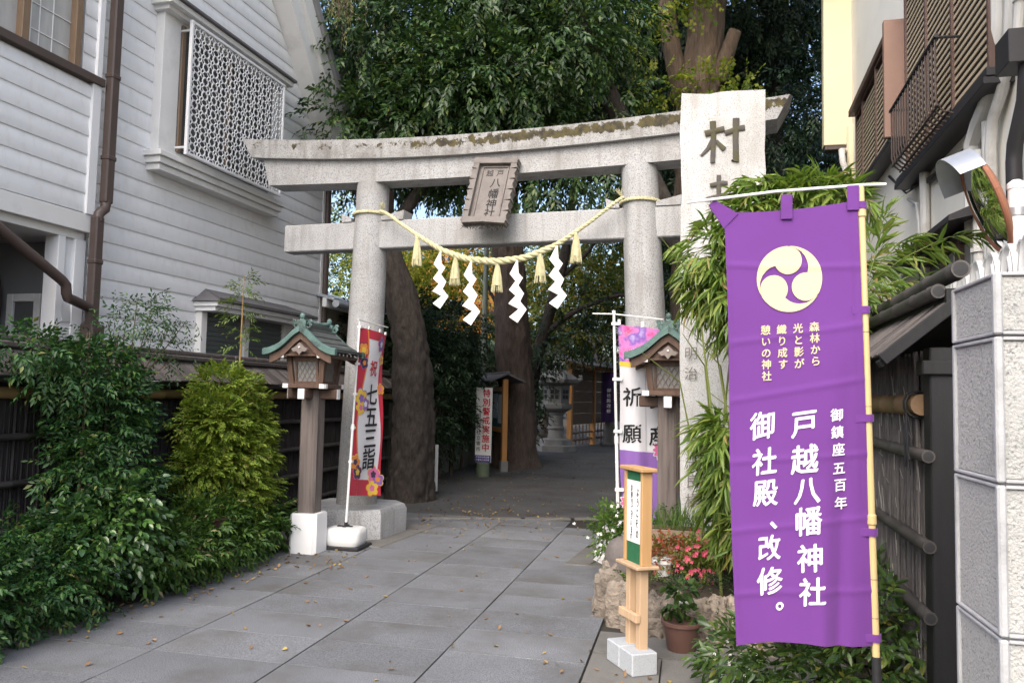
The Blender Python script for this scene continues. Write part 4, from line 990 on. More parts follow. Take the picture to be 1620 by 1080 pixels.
mb = MB(); a = np.array(cloth(0, 0)); mb.loft([[a+np.array((0,-.004,-.06)), a+np.array((.05,-.004,-.005)), a+np.array((.05,.004,-.005)), a+np.array((0,.004,-.06))],[a+np.array((-.055,-.008,.028)), a+np.array((-.035,-.008,.048)), a+np.array((-.035,.002,.048)), a+np.array((-.055,.002,.028))]]); part('loop_tab', mb, m_purple, pn, label='twisted corner loop')
for v in (.012,.257,.505,.760,.985):
    a = np.array(cloth(.97, v)); b = pat((2.375-a[2])/2.375)
    mb = MB(); mb.loft([[(a[0]-.02,a[1]-.004,a[2]-.014),(a[0]-.02,a[1]-.004,a[2]+.014),(a[0]-.02,a[1]-.001,a[2]+.014),(a[0]-.02,a[1]-.001,a[2]-.014)]]+[[(b[0]+(.017+e)*math.sin(t),b[1]-(.017+e)*math.cos(t),a[2]+h+.003) for e, h in ((.002,-.013),(.002,.013),(0,.013),(0,-.013))] for t in np.linspace(-.6,2.9,9)]); part('loop_tab', mb, m_purple, pn)
# crest of three commas
cxp, cyp, RR = 1247, 446, 53.0
def comma(th0):
    def P(r, a): return (r*math.sin(-a+th0), r*math.cos(a-th0))           # a counter-clockwise from the head
    pts = [P(1.0, R(a)) for a in np.linspace(0, 116, 26)]
    pts += [P(r, R(a)) for r, a in ((.955,104),(.905,92),(.835,80),(.755,68),(.68,57),(.605,47))]
    hc = np.array(P(.562, 0)); n0 = np.array(pts[-1])-hc; rr = .424
    a0 = math.atan2(n0[1], n0[0]); top = np.array(P(1.0, 0))-hc; a1 = math.atan2(top[1], top[0])
    while a1 < a0: a1 += 2*math.pi
    pts += [tuple(hc+rr*np.array((math.cos(a), math.sin(a)))) for a in np.linspace(a0, a1, 26)[0:-1]]
    return pts
import bmesh
for k in range(3):
    pts = comma(R(-4)+k*2*math.pi/3); fn = bpx(.004)
    b_ = bmesh.new(); f_ = b_.faces.new([b_.verts.new((p[0],p[1],0)) for p in pts]); b_.normal_update(); bmesh.ops.triangulate(b_, faces=[f_])
    for _ in range(2):
        bmesh.ops.subdivide_edges(b_, edges=[e for e in b_.edges if e.calc_length() > .15], cuts=1); bmesh.ops.triangulate(b_, faces=b_.faces[:])
    b_.verts.index_update(); mb = MB()
    mb.add([fn(cxp+v.co.x*RR, cyp-v.co.y*RR*1.03) for v in b_.verts], [tuple(v.index for v in f.verts) for f in b_.faces]); b_.free()
    part('crest_comma', mb, m_goldink, pn, ang=180)
def column(txt, xs_, ys_, size, mat, fn, bold=.014, slant=.1, name='lettering', parent=pn, sx=1.0, brush=0):
    mb = MB()
    for c, x, y, s in zip(txt, xs_, ys_, size if hasattr(size, '__len__') else [size]*len(txt)): glyph(mb, c, x, y, s, fn, bold, slant, sx, brush)
    return part(name, mb, mat, parent, smooth=False)
fb = bpx(.0035); lin = lambda a, b, n: np.linspace(a, b, n)
column('森林から', lin(1287.5,1290,4), lin(525,580,4), 16.5, m_goldink, fb, .014, .04)
column('光と影が', lin(1261.5,1264,4), lin(527,584,4), 16.5, m_goldink, fb, .014, .04)
column('織り成す', lin(1235,1238,4), lin(529,585,4), 16.5, m_goldink, fb, .014, .04)
column('憩いの神社', lin(1209,1212,5), lin(530,604,5), 16.5, m_goldink, fb, .014, .04)
column('戸越八幡神社', (1273,1274,1278,1280,1283,1286), (679,735,783,831,888,939), (46,48,46,47,46,46), m_whiteink, fb, .020, .13, sx=.92, brush=.006)
column('御社殿、改修。', (1207,1211,1213,1237,1219,1220,1246), (683,740,789,826,875,927,953), (46,45,45,40,42,46,40), m_whiteink, fb, .020, .13, sx=.90, brush=.006)
column('御鎮座五百年', (1324,1325,1327,1328,1330,1331), (665,692,719,748,774,802), 21, m_whiteink, fb, .016, .1, brush=.005)
# ------------------------------------------------------------------ tall stone stele
st = thing('stone_stele', 'tall pale granite stele with a large carved character, behind the purple banner', 'stele', (.22,7.02,0))
rs_ = np.random.default_rng(5); rings = []
for k in range(26):
    t = k/25; z = -.05+4.27*t
    l = -.325-.010*math.sin(t*5)-(.03 if t < .15 else 0)+rs_.normal(0,.004)+.05*(1-t); r = .385-.03*(1-t)+rs_.normal(0,.004)
    n = 7; ring = []
    for i in range(n): ring.append((l+(r-l)*i/(n-1), -.15+rs_.normal(0,.006)+(.008 if i in (0,n-1) else 0), z+(rs_.normal(0,.012) if k == 25 else 0)+(-.006 if k == 25 and i in (0,n-1) else 0)))
    for i in range(n): ring.append((r-(r-l)*i/(n-1), .16+rs_.normal(0,.012), z))
    rings.append(ring)
mb = MB(); mb.loft(rings); part('slab', mb, m_stele, st, ang=25)
fs = lambda x, y, l=0: (x, -.172-l, 4.23-y)
def brushstroke(mb, P, r, d=.008):
    n0 = len(mb.v); Q = np.array([(p[0],0,p[1]) for p in P]); mb.tube(Q, r, 10); mb.v[-1][:,1] = -.158+mb.v[-1][:,1]*.35
    mb.v[-1][:,0] = mb.v[-1][:,0]*.80+.085; mb.v[-1][:,2] = 3.80+(mb.v[-1][:,2]-3.58)*.78
stroke = MB()
V = [((-.245,3.665),(-.10,3.70),(-.045,3.71)),((-.165,3.80),(-.155,3.60),(-.165,3.34)),((-.16,3.60),(-.21,3.50),(-.285,3.42)),((-.13,3.58),(-.08,3.52),(-.045,3.48)),
     ((-.04,3.66),(.10,3.705),(.165,3.71)),((.075,3.82),(.07,3.60),(.075,3.34),(.03,3.36)),]
for P, r in zip(V, ([.036,.030,.034],[.034,.030,.026],[.028,.024,.014],[.02,.026,.03],[.03,.03,.036],[.036,.032,.034,.014])):
    brushstroke(stroke, P, r)
part('carved_character', stroke, m_carve, st)
stroke = MB()
for P, r in ((((-.19,3.09),(-.06,3.11),(-.01,3.11)),[.022,.028,.02]),(((-.23,2.94),(-.08,2.97),(.04,2.98)),[.02,.028,.02]),(((-.10,3.2),(-.10,2.9),(-.22,2.72)),[.024,.026,.014]),(((.05,3.02),(.22,3.04)),[.024,.03]),(((.14,3.16),(.14,2.76)),[.03,.026]),(((.0,2.74),(.27,2.76)),[.026,.03]),
             (((-.03,2.17),(.15,2.19)),[.02,.03]),(((.07,2.12),(.07,1.75),(.14,1.74)),[.03,.035,.02])): brushstroke(stroke, P, r)
part('carved_character', stroke, m_carve, st)
m_carv2 = M('fine_carving', (.17,.16,.145), .9, .2, 12)
mb = MB()
for c, y in zip('明治', (2.24,2.41)): glyph(mb, c, -.215, y, .115, fs, .0, .06)
for c, y in zip('有志良橘', (2.98,3.15,3.30,3.46)): glyph(mb, c, -.195, y, .125, fs, .0, .06)
part('lettering', mb, m_carv2, st, smooth=False)

# ------------------------------------------------------------------ stone bed with its plants
m_rock = M('rough_tan_stone', (.25,.21,.17), .9, .35, 9, bump=1.0, bscale=45, bdist=.02, stain=(.11,.095,.08), stscale=6, stpos=(.5,.68), tint=.22)
m_rockd = M('dark_boulder', (.12,.105,.10), .85, .25, 4, bump=.8, bscale=25, stain=(.2,.19,.17), stscale=3)
m_chip = M('pale_stone_chip', (.55,.55,.54), .8, .1, 5, bump=.5)
def rock(name, mat, c, d, rs, parent=None, rz=0, lab=None, pw=3.0, rough=.07, sub=3):
    import bmesh as B_
    bm = B_.new(); B_.ops.create_icosphere(bm, subdivisions=sub, radius=1.0)
    ph = rs.uniform(0, 10, 9)
    for v in bm.verts:
        p = np.array(v.co); s = (np.abs(p)**pw).sum()**(1/pw); q = p/s
        n = 1+rough*(math.sin(q[0]*3+ph[0])*math.sin(q[1]*4+ph[1])+.7*math.sin(q[2]*6+ph[2])*math.sin(q[0]*7+ph[3])+.55*math.sin(q[1]*11+ph[4])*math.sin(q[2]*12+ph[5])+.35*abs(math.sin(q[0]*17+q[2]*9+ph[6]))+.25*math.sin(q[1]*25+ph[7])*math.sin(q[2]*23+ph[8]))
        v.co = Vector(q*n*np.array(d)/2)
    me = bpy.data.meshes.new(name); bm.to_mesh(me); bm.free(); me.materials.append(mat)
    me.polygons.foreach_set('use_smooth', np.ones(len(me.polygons), bool)); me.set_sharp_from_angle(angle=R(28))
    return link(name, me, parent, c, (rs.uniform(-.1,.1), rs.uniform(-.1,.1), rz+rs.uniform(-.15,.15)), lab)
bed = thing('stone_bed', 'low raised plant bed edged with rough upright tan stones', 'planter', (-.1,5.6,0))
rs_ = np.random.default_rng(11)
wl = [(-.60,6.25,.21),(-.585,6.03,.25),(-.49,5.86,.22),(-.37,5.73,.24),(-.24,5.655,.20),(-.10,5.635,.22),(.06,5.63,.2),(.19,5.62,.22),(.33,5.56,.24),(.46,5.46,.22),(-.60,6.5,.22),(-.60,6.72,.22)]
for i, (x, y, h) in enumerate(wl):
    rock('edge_stone', m_rock, (x+.1,y-5.6,h/2-.02+.02), (rs_.uniform(.15,.19), rs_.uniform(.13,.17), h+.10), rs_, bed, rs_.uniform(-.4,.4), pw=5, rough=.13, sub=4)
mb = MB(); gp = [(-.60,6.1),(-.45,5.85),(-.2,5.70),(.2,5.68),(.55,5.5),(1.1,5.45),(1.1,7.6),(-.45,7.6),(-.60,6.8)]
mb.loft([[(x+.1,y-5.6,-.02) for x,y in gp],[(x+.1,y-5.6,.20) for x,y in gp],[(.1+.25+(x-.25)*.5,6.5-5.6+(y-6.5)*.5,.30) for x,y in gp]]); part('soil', mb, m_soil, bed)
b = rock('boulder', m_rockd, (-.47,6.62,.22), (.40,.34,.52), rs_, None, .4, pw=2.4); tag(b, 'dark rounded boulder at the corner of the stone bed', 'boulder')
c = rock('stone_chip', m_chip, (-.03,5.60,.245), (.09,.06,.045), rs_, None, .3, sub=2); tag(c, 'small pale stone chip lying on the edge stones behind the sign', 'stone')
# styrofoam tray, white pot, wooden box, brown pot
mb = MB(); sx_, sy_ = .075,.10
for lo, hi in (((-.08,-.11,0),(.08,.11,.02)),((-.08,-.11,.02),(-.062,.11,.10)),((.062,-.11,.02),(.08,.11,.10)),((-.062,-.11,.02),(.062,-.092,.10)),((-.062,.092,.02),(.062,.11,.10))): mb.b2(lo, hi, .006)
o = part('foam_box', mb, m_plastic, None); o.location = (-.80,7.92,0); o.rotation_euler = (0,0,.5); tag(o, 'white foam box on the paving beside the flowering shrub', 'box')
mb = MB(); mb.b2((-.07,-.06,.102), (.03,.05,.14), .01); o = part('foam_chunk', mb, m_plastic, None); o.location = (-.77,7.94,0); o.rotation_euler = (.2,.25,.9); tag(o, 'broken white foam piece lying in the foam box', 'foam piece')
def pot(name, lab, cat, loc, r0, r1, h, mat, lip=.012):
    t = thing(name, lab, cat, loc)
    part('body', MB().lathe([(r0*.98,0),(r0,.004),(r1,h*.86),(r1+lip*.3,h*.87),(r1+lip,h*.88),(r1+lip,h*.99),(r1+lip*.7,h),(r1-.004,h),(r1-.010,h*.9)], 32), mat, t, ang=40)
    part('soil', MB().lathe([(r1-.008,h*.86),(r1*.5,h*.89),(.002,h*.90)], 20), m_soil, t); return t
m_pot = M('brown_plastic_pot', (.115,.062,.05), .45, .08, 4, bump=.05, stain=(.17,.12,.105), stscale=4)
p1 = pot('plant_pot', 'round brown plastic pot with a leafy seedling, in front of the stone bed', 'plant pot', (-.045,5.36,0), .088, .118, .185, m_pot)
p2 = pot('plant_pot', 'white flared pot holding the red leaved begonia', 'plant pot', (-.185,6.22,.20), .055, .085, .20, m_plastic, .016)
bxo = thing('planter_box', 'weathered wooden planter box of grasses at the foot of the stele', 'planter box', (-.12,6.72,.29))
m_boxw = M('worn_planter_wood', (.24,.17,.125), .85, .25, 3, stretch=(.8,9,9), bump=.3)
for sy in (-.11,.11):
    for z_ in (.045,.135,.225): part('plank', MB().b2((-.22,sy-.009,z_-.04), (.22,sy+.009,z_+.04)), m_boxw, bxo)
for sx in (-.215,.215): part('plank', MB().b2((sx-.01,-.10,.0), (sx+.01,.10,.265)), m_boxw, bxo)
part('soil', MB().b2((-.2,-.1,.01), (.2,.1,.24)), m_soil, bxo)

# ------------------------------------------------------------------ welcome sign on two posts set in concrete blocks
d_ = np.array((.167,-.27)); ang_ = math.atan2(d_[1], d_[0])
sg = thing('welcome_sign', 'small wooden notice stand with white paper on green felt in two concrete blocks', 'sign', (-.335,4.935,0), ang_)
m_amber = M('amber_pine', (.47,.28,.125), .55, .12, 2.5, stretch=(9,9,.6), bump=.1)
# local x runs along the board (to the right as seen from the front), -y is the front
m_block = M('cast_concrete_block', (.40,.425,.45), .8, .06, 4, speck=(.30,.32,.34), sscale=120, bump=.3, bscale=120)
for x0 in (-.085,.085): part('concrete_block', MB().b2((x0-.082,-.08,0), (x0+.082,.085,.128), .006), m_block, sg)
OY = .028
for x0 in (-.052,.078): part('post', MB().b2((x0-.025,OY-.028,.12), (x0+.025,OY+.028,.60), .003), m_wood_pale, sg)
part('stretcher', MB().b2((-.115,OY-.058,.285), (.112,OY-.029,.332), .003), m_wood_pale, sg)
part('shelf', MB().b2((-.128,OY-.075,.597), (.150,OY+.075,.615), .003), m_wood_pale, sg)
for x0 in (-.094,.116): part('frame_post', MB().b2((x0-.013,OY-.034,.615), (x0+.013,OY+.034,1.165), .003), m_amber, sg)
part('top_rail', MB().b2((-.135,OY-.052,1.165), (.157,OY+.052,1.188), .004), m_amber, sg)
part('felt_panel', MB().b2((-.081,OY-.022,.615), (.103,OY+.022,1.165), .001), M('green_felt', (.018,.125,.055), .95, .15, 30, bump=.4, bscale=300), sg)
pp = part('paper', MB().b2((-.080,OY-.0245,.735), (.101,OY-.0226,1.105), .0003), m_paperw, sg)
ff = lambda x, y, l=0: (x+.011, OY-.0262-l, 1.105-y)
mb = MB()
for i, c in enumerate('ようこそのお'[:5]): glyph(mb, c, .045+rnd.uniform(-.006,.006), .065+i*.062, .056, ff, .02, .1, sx=.62, brush=.012)
for i, c in enumerate('お参りございます'): glyph(mb, c, -.03+rnd.uniform(-.005,.005), .045+i*.042, .044, ff, .02, .1, sx=.6, brush=.012)
part('lettering', mb, m_ink, pp, smooth=False)

# ------------------------------------------------------------------ two smaller banners beside the torii
nl = thing('festival_banner', 'tall narrow red and white festival banner on a white pole before the left torii pillar', 'banner', (-3.47,7.80,0))
m_tank = m_plastic
mb = MB(); rings = []
for z_, k in ((0,.90),(.03,.97),(.06,1.0),(.12,1.0),(.15,.97),(.17,.88),(.178,.7)):
    rings.append([(.20*k*math.copysign(abs(math.cos(a))**.45, math.cos(a)), .16*k*math.copysign(abs(math.sin(a))**.45, math.sin(a)), z_+.035) for a in np.linspace(0, 2*math.pi, 32, endpoint=False)])
mb.loft(rings); part('water_tank', mb, m_plastic, nl)
part('base_plate', MB().b2((-.22,-.185,0), (.22,.185,.036), .015), m_black, nl)
mb = MB(); mb.b2((-.09,-.02,.213), (.07,.02,.225)); mb.b2((-.02,-.05,.214), (.02,.05,.23)); mb.lathe([(.02,.21),(.018,.26)], 10); part('pole_clamp', mb, m_black, nl)
top = np.array((.085,-.02,2.36)); bot = np.array((0,0,.22))
part('pole', MB().tube([bot, bot+(top-bot)*.48], .0135, 10), m_plastic, nl); part('pole', MB().tube([bot+(top-bot)*.47, top], .0105, 10), m_plastic, nl)
part('pole_joint', MB().tube([bot+(top-bot)*(.46), bot+(top-bot)*.49], .018, 10), m_plastic, nl)
cd_ = np.array((.10,.50,0.)); ce = np.array((cd_[0]*1.05, cd_[1]*1.05, -.035))
part('crossbar', MB().tube([top+np.array((0,-.05,.0)), top+ce], .006, 8), m_plastic, nl)
def cl1(u, v, off=0):
    p = bot+(top-bot)*(.965-.82*v); n = np.array((.98,-.2,0))
    q = p+cd_*u*(1-.0*v)+np.array((0.02*u,0,-.05*u*(1-v)-.05*u*v))
    w = .035*math.sin(u*4+v*3.0)*u+.02*math.sin(v*9+u*3)*u*(1-.3*v)+.03*u*u*v
    return tuple(q+n*(w+off))
mb = MB(); mb.grid(cl1, np.linspace(.02,1,30), np.linspace(0,1,90)); cl = part('cloth', mb, m_white_cloth, nl, ang=180)
def strip(f0, f1, v0, v1, n=60, k=6, off=.003, fn=cl1):
    mb = MB(); mb.grid(lambda a, v: fn(f0(v)+(f1(v)-f0(v))*a, v, off), np.linspace(0,1,k), np.linspace(v0,v1,n)); return mb
lb_ = lambda v: .20+.09*math.sin(v*7.5+.5)
rb_ = lambda v: .90+.05*math.sin(v*8+2.4)
m_yl = clothmat('yellow_print', (.74,.50,.06), .15); m_or = clothmat('orange_print', (.72,.25,.05), .15); m_pk = clothmat('pink_print', (.68,.16,.34), .15)
part('printed_band', strip(lambda v: .02, lb_, 0, 1, off=.003), m_red_cloth, cl); part('printed_band', strip(lb_, lambda v: lb_(v)+.035, 0, .93, off=.0032, k=2), m_or, cl)
part('printed_band', strip(rb_, lambda v: 1.0, 0, 1, off=.003), m_red_cloth, cl)
part('printed_band', strip(lambda v: lb_(v)+.03, lambda v: rb_(v)-.0, 0, .055, 6, 12, .003), m_red_cloth, cl); part('printed_band', strip(lambda v: lb_(v)+.0, lambda v: rb_(v)-.0, .905, 1, 10, 12, .0036), m_red_cloth, cl)
def flower(fn, u, v, r, asp, cols, n=5, off=.006, parent=cl, rot=0):
    for mat, k, o in ((cols[0],1.12,0),(cols[1],1.0,.001),(cols[2],.45,.002)):
        an = np.linspace(0, 2*math.pi, 50, endpoint=False); mb = MB()
        pts = [(0,0)]+[(r*k*(.72+.28*abs(math.cos(n*a/2)))*math.cos(a+rot), r*k*(.72+.28*abs(math.cos(n*a/2)))*math.sin(a+rot)) for a in an]
        mid = [(p[0]*.5,p[1]*.5) for p in pts[1:]]
        allp = pts[:1]+mid+pts[1:]
        mb.add([fn(u+x, v+y*asp, off+o) for x, y in allp], [(0,1+i,1+(i+1)%50) for i in range(50)]+[(1+i,51+i,51+(i+1)%50,1+(i+1)%50) for i in range(50)])
        part('printed_flower', mb, mat, parent, ang=180)
m_vi2 = m_violet; m_dk = clothmat('dark_print', (.05,.03,.07), .1)
for u, v, r, cols in ((.16,.13,.15,(m_dk,m_or,m_yl)),(.20,.205,.12,(m_vi2,m_dk,m_or)),(.78,.07,.15,(m_pk,m_vi2,m_white_cloth)),(.90,.16,.11,(m_pk,m_yl,m_pk)),(.20,.42,.20,(m_vi2,m_yl,m_vi2)),(.36,.45,.14,(m_yl,m_vi2,m_white_cloth)),(.20,.475,.14,(m_yl,m_yl,m_pk)),
                      (.93,.34,.11,(m_yl,m_or,m_pk)),(.14,.80,.15,(m_yl,m_or,m_dk)),(.24,.86,.15,(m_pk,m_dk,m_yl)),(.80,.87,.17,(m_yl,m_pk,m_dk)),(.93,.90,.14,(m_yl,m_vi2,m_or)),(.78,.955,.16,(m_or,m_yl,m_pk))): flower(cl1, u, v, r, .30, cols, rot=u*9)
f1 = lambda x, y, l=0: cl1(x, y, .007+l)
def colm(txt, x, ys_, sz, mat, asp, parent, fn, bold=.018, slant=.1, brush=.006):
    mb = MB()
    for c, y in zip(txt, ys_):
        glyph(mb, c, x, y, sz, fn, bold, slant, 1.0, brush, asp)
    return part('lettering', mb, mat, parent, smooth=False)
colm('祝', .56, (.225,), .34, m_redink, .30, cl, f1); colm('七五三詣', .60, (.385,.52,.65,.775), .46, m_ink, .30, cl, f1)
for v in (.0,.22,.40,.60,.80): part('loop_tab', MB().b2(tuple(np.array(cl1(.0,v))-np.array((.02,.012,.014))), tuple(np.array(cl1(.03,v))+np.array((.016,.02,.014))), .003), m_plastic, nl)
for u in (.3,.65,.97): part('loop_tab', MB().b2(tuple(np.array(cl1(u,0))-np.array((.008,.02,.0))), tuple(np.array(cl1(u,0))+np.array((.008,.02,.035))), .003), m_plastic, nl)

nr = thing('prayer_banner', 'white and violet prayer banner on a white pole behind the right wooden lantern', 'banner', (-.68,7.86,0))
pt_ = np.array((-.06,0,2.44)); pb_ = np.array((.02,.02,0))
pp_ = lambda t: pb_+(pt_-pb_)*t
part('pole', MB().tube([pp_(0),pp_(.5)], .0165, 10), m_plastic, nr); part('pole', MB().tube([pp_(.49),pp_(1)], .0135, 10), m_plastic, nr); part('pole_joint', MB().tube([pp_(.475),pp_(.505)], .021, 10), m_plastic, nr)
part('pole_cap', MB().tube([pp_(.995),pp_(1.008)], .018, 10), m_plastic, nr)
part('crossbar', MB().tube([(-.27,-.01,2.43),(-.06,-.01,2.425),(.42,.03,2.375)], .0065, 8), m_plastic, nr)
def cl2(u, v, off=0):
    a = pp_(.955-.77*v)+np.array((.04,0,0)); q = a+np.array((.47*u, .05*u, -.045*u*(1-v)-.02*u*v))
    w = .03*math.sin(u*9+1.5*v)*(.15+.85*v)+.015*math.sin(u*17-2*v)*v; x = .02*math.sin(v*7)*(1-u)*v
    return (q[0]+x, q[1]+w-off, q[2]-.012*abs(math.sin(u*math.pi*2))*(1-v)**8)
mb = MB(); mb.grid(cl2, np.linspace(0,1,50), np.linspace(0,1,90)); c2 = part('cloth', mb, m_white_cloth, nr, ang=180)
m_bloom = clothmat('bloom_print', (.4,.2,.5), .15)
_nt = m_bloom.node_tree; _b = [n for n in _nt.nodes if n.type == 'BSDF_PRINCIPLED'][0]; _tc = _nt.nodes.new('ShaderNodeTexCoord')
_c = _ramp(_nt, _noise(_nt, _tc.outputs['Object'], 7, 3), [(.30,(.72,.05,.22)),(.45,(.60,.22,.52)),(.55,(.20,.10,.42)),(.68,(.52,.42,.72))]); _nt.links.new(_c, _b.inputs['Base Color'])
part('printed_band', strip(lambda v: 0, lambda v: 1, 0, .195, 24, 50, .003, cl2), m_bloom, c2)
part('printed_band', strip(lambda v: 0, lambda v: 1, .195, .22, 6, 50, .0032, cl2), m_yl, c2)
part('printed_band', strip(lambda v: 0, lambda v: 1, .655, 1.0, 40, 50, .003, cl2), m_violet, c2)
for u, v, r, col in ((.86,.64,.2,(m_white_cloth,m_pk,m_pk)),(.16,.93,.2,(m_white_cloth,m_pk,m_white_cloth))): flower(cl2, u, v, r, .28, col, 12, .006, c2)
mb = MB()
for (u0, v0) in ((.30,.18),(.72,.14),(.1,.05)):
    for k in range(15):
        a = R(180+k*13); P = [cl2(u0+q*.22*math.cos(a), v0+q*.22*.28*math.sin(a), .0055) for q in (.15,.6,1.0)]
        if v0+.06*math.sin(a) > .005: mb.tube(P, .0012, 3)
part('printed_petals', mb, m_white_cloth, c2)
f2 = lambda x, y, l=0: cl2(x, y, .006+l)
colm('祈願', .25, (.375,.565), .40, m_ink, .265, c2, f2); colm('安産', .78, (.375,.565), .40, m_ink, .265, c2, f2)
mb = MB(); mb.grid(lambda a, v: cl2(.528+.006*a, v, .004), (0,1), np.linspace(.23,.65,20)); part('printed_rule', mb, m_lattice, c2)
for v in (.0,.29,.56,.86): part('loop_tab', MB().b2(tuple(np.array(pp_(.955-.77*v))-np.array((.025,.022,.016))), tuple(np.array(cl2(.03,v))+np.array((.012,.0,.016))), .003), m_plastic, nr)
for u in (.02,.5,.96): part('loop_tab', MB().b2(tuple(np.array(cl2(u,0))-np.array((.014,.012,.01))), tuple(np.array(cl2(u,0))+np.array((.014,.005,.045))), .003), m_plastic, nr)
# ------------------------------------------------------------------ behind the gate: stone lantern, notice board, stakes, shed, small house
hb = thing('low_house', 'small beige house with pale metal roof behind the left torii pillar', 'house', (-9.2,12.2,0))
m_beige = M('beige_render', (.33,.29,.225), .85, .08, 1.5, bump=.15, stain=(.2,.17,.13), stscale=1)
m_zinc = M('pale_zinc_roof', (.42,.45,.49), .4, .08, 3, metal=.3, bump=.03)
part('wall', MB().b2((0,0,0), (3.3,7,3.05)), m_beige, hb)
part('wall_band', MB().b2((3.302,-.02,2.02), (3.33,7,2.14)), m_brown, hb)
for i in range(9): part('roof_sheet', MB().box((1.75,-.25+i*.86,3.62), (4.15,.85,.05), .01, Matrix.Rotation(R(16), 3, 'Y')), m_zinc, hb)
part('fascia', MB().b2((3.55,-.7,2.93), (3.62,7.3,3.07)), m_white, hb)
part('gutter', MB().tube([(3.78,-.7,2.98),(3.78,7.3,2.98)], .06, 10), m_zinc, hb)
sw = thing('garden_wall', 'low dark plastered wall behind the leaning tree trunk', 'wall', (-4.95,12.0,0))
m_dwall = M('mossy_dark_wall', (.13,.125,.10), .9, .25, 3, bump=.4, stain=(.06,.065,.035), stscale=2)
for i in range(4): part('panel', MB().b2((-.12,i*2.1,-.05), (.05,i*2.1+2.085,1.35)), m_dwall, sw)
part('coping', MB().b2((-.17,-.03,1.352), (.10,8.43,1.43), .01), m_dwall, sw)
# kasuga style stone lantern
sl = thing('stone_lantern', 'old weathered stone lantern beside the dim approach, before the wooden fence', 'stone lantern', (-3.90,23.6,0))
hexa = lambda h, z, r=0: [(h*math.cos(a+r), h*math.sin(a+r), z) for a in np.linspace(0, 2*math.pi, 7)[:-1]]
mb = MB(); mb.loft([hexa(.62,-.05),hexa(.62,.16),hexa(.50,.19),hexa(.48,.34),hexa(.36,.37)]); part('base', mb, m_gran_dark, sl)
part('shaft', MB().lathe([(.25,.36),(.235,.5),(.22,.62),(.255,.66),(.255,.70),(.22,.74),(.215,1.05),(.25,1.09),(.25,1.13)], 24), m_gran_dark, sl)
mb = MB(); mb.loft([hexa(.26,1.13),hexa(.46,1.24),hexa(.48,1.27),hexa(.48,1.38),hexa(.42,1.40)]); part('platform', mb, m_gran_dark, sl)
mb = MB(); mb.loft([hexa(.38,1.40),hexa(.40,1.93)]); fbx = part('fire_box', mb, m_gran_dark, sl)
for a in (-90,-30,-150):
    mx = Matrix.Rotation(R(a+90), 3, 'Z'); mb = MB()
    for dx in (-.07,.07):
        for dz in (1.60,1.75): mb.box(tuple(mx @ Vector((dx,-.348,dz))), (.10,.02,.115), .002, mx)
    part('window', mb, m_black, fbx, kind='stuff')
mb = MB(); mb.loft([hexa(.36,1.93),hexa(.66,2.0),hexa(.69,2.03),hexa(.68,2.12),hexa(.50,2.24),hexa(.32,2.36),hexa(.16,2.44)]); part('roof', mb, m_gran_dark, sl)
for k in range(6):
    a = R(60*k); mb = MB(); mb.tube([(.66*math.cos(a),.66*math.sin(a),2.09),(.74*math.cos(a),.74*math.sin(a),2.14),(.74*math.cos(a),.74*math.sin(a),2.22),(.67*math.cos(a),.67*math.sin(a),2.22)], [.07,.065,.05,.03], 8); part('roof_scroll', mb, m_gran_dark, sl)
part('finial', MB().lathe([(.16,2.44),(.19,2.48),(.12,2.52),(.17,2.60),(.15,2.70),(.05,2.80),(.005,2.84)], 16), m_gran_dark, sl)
# notice board with small roof
nb = thing('notice_board', 'roofed notice board with orange wooden frame and blue posters under the trees', 'notice board', (-4.22,17.3,0), R(-62))
for x in (-.78,.78):
    part('post', MB().b2((x-.055,-.055,.12), (x+.055,.055,1.95)), m_wood_orange, nb); part('footing', MB().b2((x-.08,-.08,-.05), (x+.08,.08,.22)), m_gran_dark, nb)
for z_ in (.86,1.74): part('rail', MB().b2((-.72,-.05,z_-.05), (.72,.05,z_+.05)), m_wood_orange, nb)
part('board', MB().b2((-.72,.0,.91), (.72,.03,1.69)), M('teal_board', (.06,.15,.17), .7, .15, 4), nb)
m_poster = M('pale_poster', (.50,.58,.64), .6, .15, 7, bump=0)
for x0, x1, z0, z1 in ((-.66,-.26,1.02,1.64),(-.20,.16,1.10,1.64),(.22,.66,1.0,1.62)): part('poster', MB().b2((x0,-.006,z0), (x1,-.001,z1), .0005), m_poster, nb)
for sgn in (-1,1): part('roof_slope', MB().box((0,sgn*.19,1.98), (1.95,.44,.04), .008, Matrix.Rotation(R(-sgn*24), 3, 'X')), m_hood, nb)
part('roof_ridge', MB().b2((-.98,-.05,2.06), (.98,.05,2.11), .015), m_hood, nb)
# police notice on a stake
pl_ = thing('warning_sign', 'white warning sign with big red writing in front of the notice board', 'sign', (-3.98,15.35,0), R(-8))
part('post', MB().lathe([(.13,0),(.13,.26),(.11,.28)], 16), M('green_bollard', (.10,.13,.085), .6, .15, 5), pl_)
part('panel', MB().b2((-.17,-.015,.28), (.17,.010,1.75), .003), m_plastic, pl_)
part('blue_strip', MB().b2((-.168,-.0175,.285), (.168,-.0155,.42), .0003), M('navy_print', (.06,.05,.22), .6, .05), pl_)
def vtxt(txt, x, ztop, step, size, mat, b, parent):
    mb = MB()
    for i, c in enumerate(txt):
        zc = ztop-i*step; glyph(mb, c, 0, 0, size, lambda px, py, l=0, zc=zc: (x+px, -.0185-l, zc-py), b)
    return part('lettering', mb, mat, parent, smooth=False)
vtxt('特別警戒実施中', .055, 1.64, .178, .165, m_redink, .03, pl_); vtxt('明治神社立寄所', -.10, 1.2, .11, .095, m_ink, .01, pl_)
